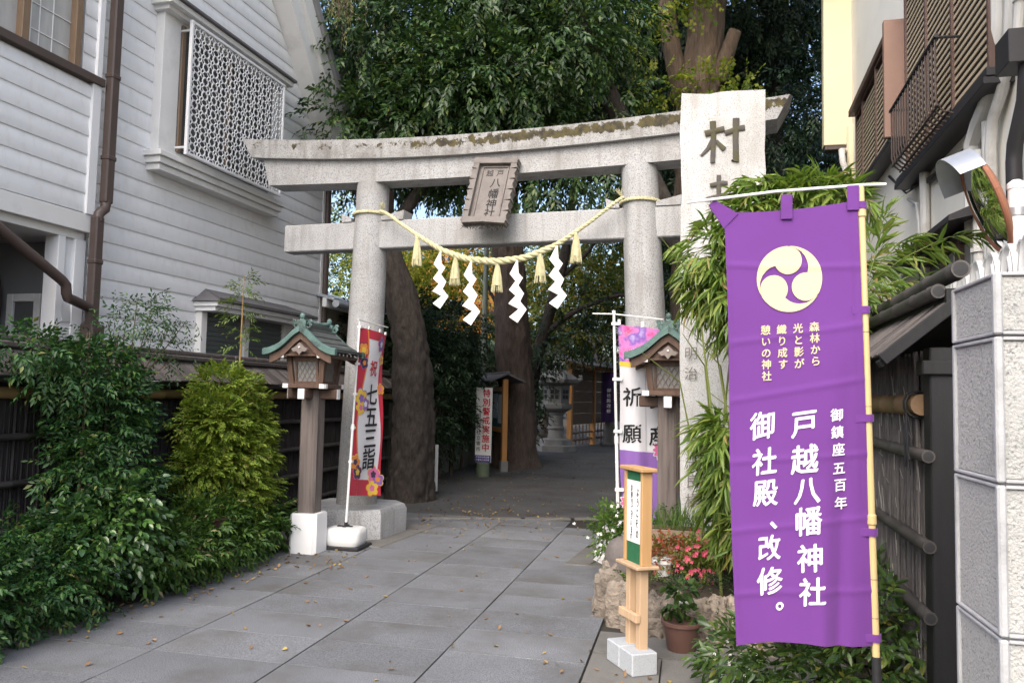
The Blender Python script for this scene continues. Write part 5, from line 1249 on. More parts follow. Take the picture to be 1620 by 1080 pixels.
for r_ in (.385,.33):
    mb = MB()
    for i, c in enumerate('戸越神社特別警戒'[:7]): glyph(mb, c, -.125+i*.041, 0, .036, lambda px, py, l=0: (px, -.019-l, r_-py), .004)
    part('lettering', mb, m_whiteink, pl_, smooth=False)
# bollard lamp, small white stakes, green pole
bl = thing('bollard_light', 'short dark bollard light with pale cap beside the stone lantern', 'bollard light', (-3.98,20.3,0))
part('body', MB().lathe([(.09,0),(.09,.60),(.10,.62)], 16), m_darkmetal, bl); part('cap', MB().lathe([(.10,.62),(.11,.63),(.11,.74),(.08,.77),(.01,.78)], 16), m_lattice, bl)
sk = thing('white_stake', 'thin white marker stake at the foot of the dark hedge', 'stake', (-4.02,12.5,0))
part('post', MB().b2((-.025,-.012,0), (.025,.012,.78)), m_plastic, sk); part('base', MB().lathe([(.06,0),(.055,.03),(.02,.035)], 10), m_black, sk)
gp_ = thing('steel_pole', 'slim grey green steel pole rising behind the rope', 'pole', (-5.23,20.0,0))
part('shaft', MB().tube([(0,0,0),(0,0,6.6)], [.085,.06], 12), M('pole_green', (.17,.20,.17), .6, .1, 4), gp_); part('cap', MB().lathe([(.064,6.6),(.05,6.64),(.01,6.66)], 12), m_galv, gp_)
# wooden fence-shed along the path
sh_ = thing('wooden_shed', 'wooden board shed with orange brown posts and dark roof at the end of the approach', 'shed', (-3.72,25.2,0), R(-12))
m_board = M('brown_board', (.15,.10,.07), .8, .2, 3, stretch=(.8,.8,9), bump=.2, tint=.15)
L_ = 9.0
for i in range(4):
    a = i*2.25
    for j in range(5): part('board', MB().b2((-.03,a+.09,.72+j*.36), (.02,a+2.16,1.07+j*.36), .006), m_board, sh_)
    for z_ in (.22,.45): part('rail', MB().b2((-.03,a+.09,z_-.03), (.03,a+2.16,z_+.03)), m_board, sh_)
    for k in range(6): part('baluster', MB().b2((-.02,a+.2+k*.34,.06), (.02,a+.24+k*.34,.70)), m_board, sh_)
for i in range(5): part('post', MB().b2((-.08,i*2.25-.08,0), (.08,i*2.25+.08,2.62)), m_wood_orange, sh_)
for i in range(9): part('rafter', MB().box((.0,.2+i*1.08,2.70), (1.5,.07,.09), .006, Matrix.Rotation(R(14), 3, 'Y')), m_wood_orange, sh_)
for i in range(10): part('roof_sheet', MB().box((.0,-.3+i*1.0,2.79), (1.7,.99,.04), .006, Matrix.Rotation(R(14), 3, 'Y')), m_hood, sh_)
part('beam', MB().b2((-.07,-.2,2.52), (.07,9.2,2.64)), m_wood_orange, sh_)
dbn = thing('dark_banner', 'narrow dark purple banner with white writing in front of the wooden shed', 'banner', (-2.85,26.6,0))
part('pole', MB().tube([(-.02,0,0),(-.02,0,2.5)], .018, 8), m_darkmetal, dbn)
mb = MB(); mb.grid(lambda u, v: (u*.42, .03*math.sin(u*6+v*4), 2.45-1.65*v), np.linspace(0,1,8), np.linspace(0,1,14)); part('cloth', mb, clothmat('dark_purple_cloth', (.045,.022,.10), .05), dbn, ang=180)
mb = MB()
for i, c in enumerate('御社殿改修'): glyph(mb, c, 0, 0, .14, lambda px, py, l=0, i=i: (.22+px, -.035-l, 1.85-i*.17-py), .012)
part('lettering', mb, m_whiteink, dbn, smooth=False)
for k, (x, y, h) in enumerate(((-2.70,28.0,.95),)):
    gp2 = thing('stone_post', 'pale round stone post below the dark banner', 'post', (x,y,0)); part('shaft', MB().lathe([(.2,0),(.2,h),(.17,h+.04),(.02,h+.06)], 18), m_gran_dark, gp2); part('base', MB().b2((-.35,-.35,-.03), (.35,.35,.06)), m_gran_dark, gp2)
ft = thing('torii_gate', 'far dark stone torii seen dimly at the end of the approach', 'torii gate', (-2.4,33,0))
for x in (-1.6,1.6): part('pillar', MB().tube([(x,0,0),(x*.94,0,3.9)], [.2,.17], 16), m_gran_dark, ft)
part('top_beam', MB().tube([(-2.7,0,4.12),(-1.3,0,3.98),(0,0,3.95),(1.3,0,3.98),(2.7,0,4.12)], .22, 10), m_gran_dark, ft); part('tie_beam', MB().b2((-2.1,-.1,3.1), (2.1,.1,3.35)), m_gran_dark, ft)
# ------------------------------------------------------------------ trees behind the gate
def tree(name, label, loc, trunk, bark, blobs, lmat, dens, k=9, tl=.42, L=.135, W=.058, limbs=(), seed=1, group='trees behind the torii', down=.35, droop=.42, shell=(.70,1.04), ang=50, bias=(0,0,0), nseg=16, fold=.10, flr=.45, relief=.02, vblur=6):
    rs = np.random.default_rng(seed); t = thing(name, label, 'tree', loc, 0, group)
    P, Q = trunk_path(*trunk, rs=rs); mb = MB(); rel = None
    if nseg > 40:                                        # deep fissured bark as real relief
        zz = np.arange(P[0,2], 9.5, .035); P, Q = np.stack([np.interp(zz, P[:,2], P[:,0]), np.interp(zz, P[:,2], P[:,1]), zz], 1), np.interp(zz, P[:,2], Q)
        def sm(a, n, ax):
            for _ in range(n): a = (np.roll(a,1,ax)+2*a+np.roll(a,-1,ax))/4
            return a
        a = sm(sm(rs.normal(0,1,(len(zz),nseg)), vblur, 0), 2, 1); a /= a.std(); b_ = sm(sm(rs.normal(0,1,(len(zz),nseg)), 30, 0), 12, 1); b_ /= b_.std()
        rel = 1+relief*np.clip(a,-2,1.2)+.02*b_
    an = np.linspace(0, 2*math.pi, nseg, endpoint=False); ph = rs.uniform(0,6,4); rings = []
    for i, (p, r) in enumerate(zip(P, Q)):               # fluted, slightly irregular trunk
        fl_ = 1+.06*np.sin(an*3+ph[0]+i*.1)+.045*np.sin(an*5+ph[1]-i*.2)+rs.normal(0,.012,nseg)
        if rel is not None: fl_ = (1+.05*np.sin(an*3+ph[0]+p[2]*.6)+.035*np.sin(an*5+ph[1]-p[2]*.9))*rel[i]
        flare = 1+flr*math.exp(-max(0,p[2])/.28)*(.7+.3*np.sin(an*4+ph[2]))
        rings.append(np.stack([p[0]+r*fl_*flare*np.cos(an), p[1]+r*fl_*flare*np.sin(an), np.full(nseg,p[2])], 1))
    mb.loft(rings); part('trunk', mb, bark, t, ang=180 if rel is None else 50)
    for pts, rr in limbs:
        P, Q = trunk_path(pts, rr, rs=rs); mb = MB(); mb.tube(P, Q, 9); part('limb', mb, bark, t, ang=180)
    if blobs:
        B, D = blob_sprays(blobs, dens, rs, shell, bias, down)
        foliage('crown', sprays(B, D, k, tl, L, W, rs, ang, droop, .22, fold=fold), lmat, t)
    return t
def blobfill(n, c, r, br, seed):                       # clumps spread through an ellipsoid
    rs = np.random.default_rng(seed); o = []
    for i in range(n):
        d = _norm(rs.normal(0,1,(1,3)))[0]*rs.uniform(.35,1)**.5; q = br*rs.uniform(.7,1.25)
        o.append((c[0]+d[0]*r[0], c[1]+d[1]*r[1], c[2]+d[2]*r[2], q*1.15, q*1.05, q*.75))
    return o
tree('leaning_tree', 'leaning dark trunk just behind the left torii pillar, evergreen crown above', (-4.13,11.6,0),
     ([(0,0,-.1),(0.02,0,1.1),(-.02,0,1.9),(-.12,0,2.6),(-.30,.02,3.3),(-.55,.05,3.9),(-1.05,.2,5.0),(-1.6,.5,7.0),(-1.8,.8,9.0)],[.34,.31,.295,.265,.235,.215,.20,.17,.12]), m_bark,
     blobfill(20, (-.8,.9,6.8), (1.9,1.4,1.8), .66, 3)+[(-1.1,-.4,5.7,.7,.6,.5),(-.7,-.5,5.6,.6,.6,.4),(.2,-.4,6.4,.6,.5,.4)], m_lf_oak, 24, seed=2, L=.12, W=.05, nseg=84, flr=.18, relief=.045, vblur=4,
     limbs=[([(-.6,.1,4.0),(.1,.4,5.2),(1.1,.8,6.4)],[.12,.08,.05]), ([(-1.05,.2,5.0),(-2.0,.4,6.0),(-2.9,.5,7.2)],[.15,.1,.05])])
tree('evergreen_tree', 'broad glossy evergreen tree spreading above the middle of the torii', (.55,13.2,0),
     ([(0,0,-.1),(-.1,0,1.6),(-.45,0,3.6),(-1.2,-.05,5.2),(-2.2,-.3,7.2),(-2.8,-.4,9.5)],[.30,.26,.24,.21,.17,.10]), m_bark,
     blobfill(26, (-3.6,-.6,6.9), (1.7,1.5,2.0), .72, 8)+[(-3.0,-1.3,4.9,.7,.7,.42),(-2.1,-1.2,5.1,.6,.6,.42),(-2.4,-1.7,6.9,.7,.6,.5),(-3.8,-1.7,7.6,.75,.7,.5),(-3.2,-1.7,6.0,.75,.6,.45),(-4.3,-1.4,6.5,.7,.6,.5),(-2.3,-1.5,8.1,.7,.6,.5),(-4.0,-1.2,5.3,.6,.6,.4)], m_lf_oak, 27, seed=4, L=.125, W=.05,
     limbs=[([(-1.2,-.05,5.2),(-2.2,-.4,5.6),(-3.4,-.8,6.0)],[.13,.09,.05])])
gk = tree('ginkgo_tree', 'massive ginkgo trunk rising behind the stone stele with sparse yellow green leaves', (.10,15.0,0),
     ([(.0,0,-.1),(-.05,0,2),(0,0,4.5),(.03,0,7.0),(.12,0,8.2),(.25,.1,10),(.3,.2,13)],[.62,.48,.42,.40,.34,.30,.2]), m_bark_gink,
     [(-.6,-1.0,8.7,.35,.3,.35),(-.1,-.9,8.9,.3,.3,.35),(.1,-.8,7.2,.55,.3,.2),(-.7,-.7,7.3,.4,.35,.3),(.7,-.5,7.3,.45,.3,.15),(.25,-.9,9.5,.4,.3,.4),(-1.0,-.4,8.2,.3,.3,.3),(.6,-.6,6.8,.3,.3,.2),(-.9,-.8,6.5,.35,.3,.3)]+blobfill(10,(.3,0,11.5),(2.5,2,1.5),.9,5), m_lf_gink, 24, seed=6, L=.075, W=.085, k=8, tl=.35, ang=70, down=.2,
     limbs=[([(-.1,0,6.7),(-.45,-.1,8.0),(-.62,-.1,9.2),(-.8,0,11.5)],[.2,.18,.165,.12]), ([(.35,-.1,7.5),(.55,-.25,8.05),(.66,-.3,8.35)],[.17,.14,.12])], nseg=100, flr=.3, relief=.04, vblur=16)
tree('dark_cedar', 'tall straight reddish cedar trunk beside the notice board', (-3.86,17.8,0),
     ([(0,0,-.1),(0,0,1.8),(-.2,0,4.2),(-.45,0,6.2),(-.7,0,12)],[.50,.40,.37,.34,.22]), m_bark_red,
     blobfill(9, (-.6,0,9.5), (1.8,1.8,2.2), 1.0, 11), m_lf_dark, 9, seed=8, nseg=84, flr=.35, relief=.045, vblur=14)
tree('tall_tree', 'tall bare brown trunk among leaves above the right slope of the white house roof', (-6.57,16.0,0),
     ([(.15,0,-.1),(.05,0,4),(0,0,8.4),(-.02,0,12)],[.30,.26,.22,.18]), m_bark_red,
     blobfill(7, (-.4,1.2,7.2), (2.4,1.2,1.8), .8, 13), m_lf_dark, 9, seed=9,
     limbs=[([(.05,-.2,6.0),(-.4,-.3,8.0),(-.55,-.2,9.3),(-.55,0,11.5)],[.14,.12,.11,.08])])
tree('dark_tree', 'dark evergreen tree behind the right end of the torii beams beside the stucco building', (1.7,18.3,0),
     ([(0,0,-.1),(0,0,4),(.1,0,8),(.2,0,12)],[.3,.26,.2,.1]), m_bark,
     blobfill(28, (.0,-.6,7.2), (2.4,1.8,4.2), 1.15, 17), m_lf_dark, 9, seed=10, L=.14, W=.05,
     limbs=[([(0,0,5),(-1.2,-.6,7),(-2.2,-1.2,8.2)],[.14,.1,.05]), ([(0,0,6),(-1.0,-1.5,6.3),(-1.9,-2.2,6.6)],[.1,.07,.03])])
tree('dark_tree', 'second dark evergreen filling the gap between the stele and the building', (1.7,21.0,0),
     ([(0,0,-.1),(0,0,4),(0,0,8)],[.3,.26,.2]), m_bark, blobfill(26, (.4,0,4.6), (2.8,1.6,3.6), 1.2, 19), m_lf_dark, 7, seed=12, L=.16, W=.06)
# autumn and yellow-green trees further back
tree('autumn_tree', 'orange and yellow autumn tree with leaves brightened as if back-lit beyond the rope on the left', (-8.9,27.0,0), ([(0,0,-.1),(.1,0,3),(.2,0,7)],[.25,.2,.1]), m_bark, blobfill(16, (.0,0,5.4), (1.7,1.6,1.8), .95, 21), m_lf_aut, 7, seed=14, L=.13, W=.08, k=8)
tree('maple_tree', 'yellow green tree with gold leaves between the white house and the left pillar', (-9.2,22.0,0), ([(0,0,-.1),(.1,0,3),(.2,0,6)],[.22,.18,.1]), m_bark, blobfill(18, (.9,0,5.6), (2.2,1.4,1.7), .85, 23), m_lf_ygreen, 8, seed=15, L=.12, W=.07, k=8)
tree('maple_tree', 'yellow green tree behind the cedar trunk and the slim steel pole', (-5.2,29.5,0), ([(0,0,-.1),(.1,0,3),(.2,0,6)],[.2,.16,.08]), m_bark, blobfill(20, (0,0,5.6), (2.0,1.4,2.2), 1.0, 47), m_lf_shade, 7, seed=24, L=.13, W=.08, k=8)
tree('maple_tree', 'yellow green tree with shade-darkened leaf colour beyond the middle of the rope', (-1.0,27.5,0), ([(0,0,-.1),(-.2,0,2.4),(-.7,0,4.5),(-1,0,7)],[.22,.2,.16,.1]), m_bark, blobfill(26, (-.8,0,5.8), (3.0,1.6,2.6), 1.05, 25), m_lf_shade, 7, seed=16, L=.13, W=.08, k=8,
     limbs=[([(-.2,0,2.4),(.6,-.3,4),(1.2,-.4,5.6)],[.13,.1,.05]), ([(-.5,0,3.5),(-1.8,-.3,4.6),(-2.8,-.5,5.2)],[.12,.08,.04])])
tree('branchy_tree', 'dark spreading tree with bare branches over the stone lantern', (-4.5,21.6,0), ([(0,0,-.1),(.2,0,2.0),(.6,0,3.6),(1.1,0,5.4),(1.4,0,8)],[.26,.2,.17,.14,.08]), m_bark,
     [(1.2,-.3,3.2,1.0,.7,.4),(2.2,-.2,3.2,.8,.6,.35),(.4,-.6,3.0,.8,.6,.45),(.3,-.8,1.9,.55,.6,.8),(.1,-1.0,1.1,.5,.5,.7),(1.6,0,4.2,.7,.5,.3),(2.6,0,4.0,.6,.5,.3)], m_lf_dark, 16, seed=17,
     limbs=[([(.5,0,3.3),(1.5,-.1,4.0),(2.6,-.1,4.4),(3.4,0,4.3)],[.09,.07,.05,.02]), ([(.9,0,4.8),(1.8,0,5.6),(2.4,0,6.8)],[.07,.05,.02]), ([(.3,0,2.6),(-.6,-.2,3.8),(-1.2,-.3,5)],[.08,.06,.03])])
tree('far_tree', 'tall dark tree closing the view far behind the notice board', (-9,36,0), ([(0,0,-.1),(0,0,10)],[.4,.2]), m_bark, blobfill(22, (0,0,3.6), (5,2,2.6), 1.4, 27), m_lf_dark, 3.2, seed=18, L=.24, W=.1)
tree('far_tree', 'tall dark tree closing the view far behind the wooden shed', (2.5,36,0), ([(0,0,-.1),(0,0,10)],[.4,.2]), m_bark, blobfill(34, (0,0,7), (5.5,2,5.8), 1.8, 29), m_lf_dark, 3.2, seed=19, L=.24, W=.1)
rs = np.random.default_rng(31)
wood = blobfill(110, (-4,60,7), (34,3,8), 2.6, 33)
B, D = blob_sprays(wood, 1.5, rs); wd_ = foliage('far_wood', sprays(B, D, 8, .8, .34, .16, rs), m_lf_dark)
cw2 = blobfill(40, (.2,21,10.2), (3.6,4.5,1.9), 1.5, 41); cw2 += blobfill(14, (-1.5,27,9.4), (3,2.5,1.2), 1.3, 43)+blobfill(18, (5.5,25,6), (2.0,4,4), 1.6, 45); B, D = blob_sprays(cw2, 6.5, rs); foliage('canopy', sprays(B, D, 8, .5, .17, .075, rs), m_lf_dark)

# hedge of dense dark shrubs along the approach
def bush(name, label, cat, loc, blobs, mat, dens, seed, k=7, tl=.2, L=.06, W=.025, stems=(), group=None, smat=None, six=False, ang=50, droop=.35, down=.1, shell=(.55,1.03), bias=(0,0,0), jit=.25, zmin=None, fold=.18, curl=.15):
    rs = np.random.default_rng(seed); t = thing(name, label, cat, loc, 0, group)
    B, D = blob_sprays(blobs, dens, rs, shell, bias, down, zmin)
    foliage('foliage', sprays(B, D, k, tl, L, W, rs, ang, droop, jit, six, fold=fold, curl=curl), mat, t)
    for pts, r in stems:
        mb = MB(); P, Q = trunk_path(pts, r, rs=rs); mb.tube(P, Q, 7); part('stem', mb, smat or m_twig, t)
    return t
H = 'dark shrubs lining the approach'
for i, (loc, bl, lab) in enumerate((((-4.75,13.3,0), [(0,0,1.3,.6,.6,.85),(.1,.2,2.3,.65,.7,.75),(-.3,.2,3.0,.6,.6,.45)], 'dense dark evergreen shrub right behind the leaning trunk'),
     ((-4.80,14.9,0), [(0,0,1.25,.7,.8,.85),(0,0,2.2,.8,.8,.75),(.1,0,2.9,.6,.6,.5)], 'rounded dark evergreen shrub behind the warning sign'),
     ((-5.65,13.0,0), [(0,0,1.6,.7,.6,1.0),(0,0,2.6,.5,.5,.6)], 'dark evergreen shrub between the torii pillar and the leaning trunk'),
     ((-5.0,16.3,0), [(0,0,1.6,.7,.7,1.0),(0,0,2.8,.7,.7,.8)], 'dark evergreen shrub beside the notice board'),
     ((-4.4,19.4,0), [(0,0,1.0,.6,.6,.9),(0,0,1.9,.5,.5,.6)], 'dark evergreen shrub between the cedar and the stone lantern'))):
    bush('dark_shrub', lab, 'shrub', loc, bl, m_lf_dark, 75, 50+i, L=.085, W=.036, tl=.24, group=H,
         stems=[([(dx,dy,-.05),(dx*1.2,dy,.6),(dx*1.6,dy*1.3,1.6)],[.035,.03,.015]) for dx,dy in ((.12,-.2),(-.15,.1),(.25,.15),(-.05,-.3))])

# ------------------------------------------------------------------ planting bed on the left
mb = MB(); mb.add([(-4.75,2.3,.004),(-4.36,2.3,.004),(-4.12,4.8,.004),(-3.98,5.6,.004),(-3.98,7.3,.004),(-4.3,9,.004),(-4.75,12,.004)], [(0,1,2,3,4,5,6)]); struct('bed_soil', mb, m_soil)
bush('nandina_bush', 'big dark green nandina bush against the fence at the left edge', 'bush', (-4.35,5.2,0),
     [(0,0,1.35,.28,.30,.42),(.05,.12,.95,.28,.34,.35),(-.05,.02,1.72,.24,.34,.20),(-.02,.28,1.45,.2,.2,.28),(.06,-.22,1.0,.2,.22,.25),(-.05,-.25,1.68,.2,.3,.14),(-.12,-.55,1.86,.16,.28,.09)], m_lf_nand, 210, 60, k=9, tl=.16, L=.056, W=.023, ang=58,
     stems=[([(dx,dy,-.02),(dx,dy,.9),(dx*.6,dy*.8,2.0)],[.014,.012,.006]) for dx,dy in ((0,.1),(-.1,-.1),(.1,.2),(.05,-.2),(-.05,.25))])
bush('nandina_sprig', 'airy nandina sprigs standing above the big bush, before the white siding', 'bush', (-4.35,5.45,0),
     [(0,.1,2.1,.18,.36,.16),(0,.35,2.12,.14,.22,.17),(.02,.55,1.9,.12,.22,.12),(0,-.25,2.0,.12,.18,.10),(.05,.62,2.22,.1,.2,.05),(.0,.2,2.25,.12,.35,.06)], m_lf_nand, 75, 61, k=9, tl=.17, L=.042, W=.014, ang=52, shell=(.3,1.05),
     stems=[([(0,0,.3),(0,.05,1.5),(dx,dy,z_)],[.009,.007,.003]) for dx,dy,z_ in ((0,.12,2.3),(.03,.5,2.1),(.02,.75,2.2),(0,-.2,2.1),(.04,.62,1.9),(0,.3,2.25))])
bush('camellia_bush', 'glossy broad leaved camellia bush in front of the nandina', 'bush', (-4.05,5.1,0),
     [(0,0,.58,.22,.28,.28),(-.03,.1,.80,.16,.2,.2),(-.05,-.2,.55,.18,.2,.22),(.05,.2,.42,.16,.2,.2)], m_lf_cam, 200, 62, k=6, tl=.15, L=.062, W=.033, six=True, droop=.5, shell=(.75,1.03), fold=.12)
bush('nandina_bush', 'low dark nandina bush at the bottom left corner along the paving', 'bush', (-4.15,4.45,0),
     [(0,0,.28,.24,.36,.30),(.06,.36,.26,.20,.28,.26),(0,-.5,.28,.23,.36,.30),(.0,-1.1,.30,.23,.45,.32),(-.15,.35,.52,.2,.3,.2),(-.2,-.1,.5,.15,.3,.2)], m_lf_nand, 260, 63, k=9, tl=.14, L=.05, W=.021, ang=56, zmin=.02)
bush('hinoki_bush', 'bright yellow green hinoki cypress bush beside the left wooden lantern', 'bush', (-4.3,6.85,0),
     [(0,.02,1.05,.28,.36,.34),(.02,-.22,1.28,.26,.26,.26),(-.02,.30,1.25,.24,.24,.28),(.05,.10,.68,.28,.40,.30),(0,.42,.95,.22,.22,.26),(0,-.38,.85,.22,.2,.26),(0,-.12,1.60,.18,.26,.16),(0,.22,1.58,.14,.16,.13),(.08,-.1,.95,.26,.3,.3)], m_lf_cyp, 560, 64, k=11, tl=.14, L=.042, W=.020, ang=42, droop=.3, down=.05, jit=.12, shell=(.72,1.03),
     stems=[([(dx,dy,-.02),(dx,dy,.7),(dx*.5,dy*.5,1.7)],[.02,.016,.008]) for dx,dy in ((0,.1),(-.06,-.2),(.06,.25))])
bush('nandina_sprig', 'single pale green sprig rising above the hinoki bush before the low window', 'bush', (-4.28,6.98,0),
     [(0,0,2.38,.10,.13,.22),(0,.02,2.62,.08,.12,.12),(0,0,2.1,.07,.09,.16)], leafmat('pale_sprig_leaves', [(0,(.07,.13,.03)),(.6,(.12,.19,.045)),(1,(.2,.23,.06))], .5, .3, .3), 110, 65, k=8, tl=.13, L=.048, W=.015, ang=50,
     stems=[([(0,0,1.2),(.01,0,2.0),(0,.02,2.72)],[.012,.009,.004])], smat=M('tan_stem', (.30,.19,.07), .7, .2, 8))
bush('dwarf_bamboo', 'low dwarf bamboo patch spilling over the paving edge below the hinoki', 'ground cover', (-4.02,6.1,0),
     [(0,0,.28,.20,.5,.24),(.04,.45,.26,.2,.4,.22),(-.1,.2,.48,.25,.55,.16),(-.02,-.45,.28,.2,.35,.26),(-.1,.95,.30,.24,.4,.26),(-.12,1.35,.30,.22,.3,.24)], m_lf_sasa, 190, 66, k=7, tl=.12, L=.066, W=.024, ang=48, droop=.3, zmin=.02)
gpt = pot('plant_pot', 'brown bowl of grass half hidden in the dwarf bamboo', 'plant pot', (-4.05,6.42,.34), .085, .115, .14, m_pot)
def grass(name, label, cat, loc, n, spread, h, mat, seed, w=.006, parent=None):
    rs = np.random.default_rng(seed); P = np.c_[rs.normal(0,spread[0],n), rs.normal(0,spread[1],n), np.zeros(n)]
    D = np.c_[rs.normal(0,.22,n), rs.normal(0,.22,n), np.ones(n)]; N = np.c_[rs.normal(0,1,n), rs.normal(0,1,n), np.full(n,.1)]
    t = thing(name, label, cat, loc) if parent is None else parent
    foliage('blades', leaves(P, D, N, h*rs.uniform(.6,1.15,n), np.full(n,w), True, curl=.25), mat, t); return t
grass('grass_tuft', 'tuft of upright grass growing in the brown bowl', 'grass', (-4.07,6.4,.46), 90, (.04,.04), .22, m_lf_lush, 67)
# drooping branch in the top left
rs = np.random.default_rng(71); wb = thing('weeping_branch', 'pale drooping twigs hanging in front of the gable at the top', 'branch', (-2.83,6.0,4.75))
tw = MB(); Bs = []; Ds = []
for i in range(26):
    x, y = rs.uniform(-.16,.16), rs.uniform(-.15,.15); L = rs.uniform(.25,.75)*(1-.6*abs(x)/.2)+.15
    P = [(x*.5,y,.75),(x*.8,y,.5),(x,y,.5-L*.5),(x+rs.normal(0,.02),y,.55-L)]; tw.tube(P, .0022, 4)
    for q in np.linspace(.15,1,16): Bs.append((x+(rs.normal(0,.008)), y+rs.normal(0,.008), .55-L*q)); Ds.append((rs.normal(0,.6), rs.normal(0,.6), -1.0))
tw.tube([(-1.6,.6,2.4),(-.7,.2,1.5),(0,0,.85),(.12,0,.7)], [.03,.022,.012,.005], 7); part('twigs', tw, m_twig, wb)
foliage('leaves', leaves(np.array(Bs), np.array(Ds), rs.normal(0,1,(len(Bs),3)), rs.uniform(.035,.06,len(Bs)), np.full(len(Bs),.009)), leafmat('willow_leaves', [(0,(.16,.17,.07)),(1,(.26,.27,.13))], .6, .35, .2), wb)

# ------------------------------------------------------------------ bamboo and flowers on the right
rs = np.random.default_rng(81); bc = thing('bamboo_clump', 'arching clump of bright leafy bamboo around the stele behind the purple banner', 'bamboo', (.35,5.95,0))
for i in range(16):
    dx, dy = rs.uniform(-.25,.6), rs.uniform(-.2,.25); ex, ey = dx+rs.uniform(-.5,.4), dy-rs.uniform(.0,.5); hh = rs.uniform(1.6,3.1)
    mb = MB(); mb.tube([(dx,dy,.2),(dx+(ex-dx)*.12,dy,hh*.5),(dx+(ex-dx)*.45,dy+(ey-dy)*.4,hh*.9),(ex,ey,hh)], [.010,.009,.006,.003], 6); part('culm', mb, M('bamboo_culm', (.16,.19,.05), .4, .2, 6) if i == 0 else bpy.data.materials['bamboo_culm'], bc)
bb = [(-.22,-.1,2.62,.15,.25,.24),(-.12,-.15,2.38,.18,.25,.22),(.02,-.15,2.2,.14,.25,.2),(-.14,-.2,1.36,.14,.25,.12),(-.03,-.2,1.14,.18,.25,.16),(.0,-.15,.90,.18,.25,.16),(.05,-.2,.72,.16,.22,.14),(-.02,-.1,1.28,.18,.2,.2),(.0,-.1,2.5,.2,.2,.25),
      (.05,-.1,2.9,.22,.25,.12),(.10,-.1,3.08,.09,.15,.12),(.28,-.15,2.98,.28,.25,.13),(.48,-.1,3.05,.25,.2,.13),(.66,-.1,3.0,.2,.2,.1),(.2,-.2,2.82,.3,.2,.08),(.32,0,2.3,.3,.3,.5),(.36,0,1.3,.28,.3,.6),(.70,-.3,2.40,.14,.22,.22),(.66,-.3,2.15,.14,.2,.2)]
B, D = blob_sprays(bb, 135, rs, (.4,1.0), (-.35,-.5,-.1), .35)
foliage('leaves', sprays(B, D, 7, .13, .16, .022, rs, 34, .5, .2, True, curl=.22, fold=.3), m_lf_bam, bc)
bs2 = thing('bamboo_sprig', 'thin bamboo sprigs reaching right from behind the banner pole toward the mirror', 'bamboo', (1.02,5.05,2.3))
tw = MB(); Bs = []; Ds = []
for P in ([(0,0,0),(.06,0,.22),(.10,0,.42)],[(0,.05,0),(.2,0,.16),(.42,-.05,.27),(.6,-.08,.28)],[(-.05,.05,-.1),(.1,0,.0),(.28,0,.03)],[(.05,0,.1),(.2,.1,.27),(.33,.15,.33)],[(-.4,.75,-1.1),(-.2,.3,-.4),(0,0,0)]):
    P = np.array(P); Q = np.array([P[0]+(P[-1]-P[0])*0]); tt = np.linspace(0, len(P)-1, 14); C_ = np.stack([np.interp(tt, range(len(P)), P[:,j]) for j in range(3)], 1); tw.tube(C_, np.linspace(.003,.0015,14), 4)
    for q in C_[3:]: Bs.append(q); Ds.append((P[-1]-P[0])/np.linalg.norm(P[-1]-P[0])+np.array((0,0,-.35)))
part('twigs', tw, bpy.data.materials['bamboo_culm'], bs2); foliage('leaves', sprays(np.array(Bs), np.array(Ds), 5, .06, .14, .019, rs, 38, .45, .3, True, fold=.3), m_lf_bam, bs2)
bush('flowering_shrub', 'fresh green shrub with tiny white flowers at the path corner of the stone bed', 'shrub', (-.62,7.1,0), [(-.05,0,.40,.16,.18,.2),(.08,0,.5,.14,.16,.12),(-.12,.1,.55,.1,.12,.1),(.12,0,.3,.14,.18,.15)], m_lf_lush, 240, 91, k=6, tl=.09, L=.042, W=.024, six=True, droop=.2, down=-.2,
     stems=[([(dx,0,0),(dx*1.5,0,.3),(dx*2.5,.05,.55)],[.008,.006,.003]) for dx in (-.05,0,.05)])
def dots(name, label, cat, loc, pts, r, mat, grp=None):
    t = thing(name, label, cat, loc, 0, grp); mb = MB(); rs = np.random.default_rng(5)
    for p in pts:
        for k in range(5):
            a = k*1.2566+rs.uniform(0,.5); d = np.array((math.cos(a), -.4, math.sin(a)))*r
            mb.add([np.array(p), np.array(p)+d*.7+np.array((-d[2],0,d[0]))*.35, np.array(p)+d*1.1, np.array(p)+d*.7-np.array((-d[2],0,d[0]))*.35], [(0,1,2,3)])
    part('petals', mb, mat, t, kind='stuff', smooth=False); return t
m_wf = M('white_petals', (.78,.78,.75), .7, .05, 5, bump=0); m_pf = M('pink_petals', (.62,.09,.16), .6, .2, 20, bump=0)
rs = np.random.default_rng(95)
dots('white_flowers', 'scattered tiny white blossoms on the green shrub', 'flowers', (-.62,7.1,0), [(rs.normal(0,.13), -.18+rs.normal(0,.03), .45+rs.normal(0,.11)) for _ in range(14)], .014, m_wf)
bush('begonia', 'red and green begonia growing out of the white pot', 'potted plant', (-.16,6.2,.36), [(-.0,0,.10,.13,.12,.10),(.10,0,.12,.12,.12,.10),(-.08,0,.06,.08,.1,.08)], leafmat('red_leaves', [(0,(.10,.14,.03)),(.45,(.16,.16,.03)),(.55,(.30,.06,.03)),(1,(.42,.08,.05))], .45, .3, .4), 420, 96, k=5, tl=.06, L=.028, W=.022, down=-.3, droop=.1)
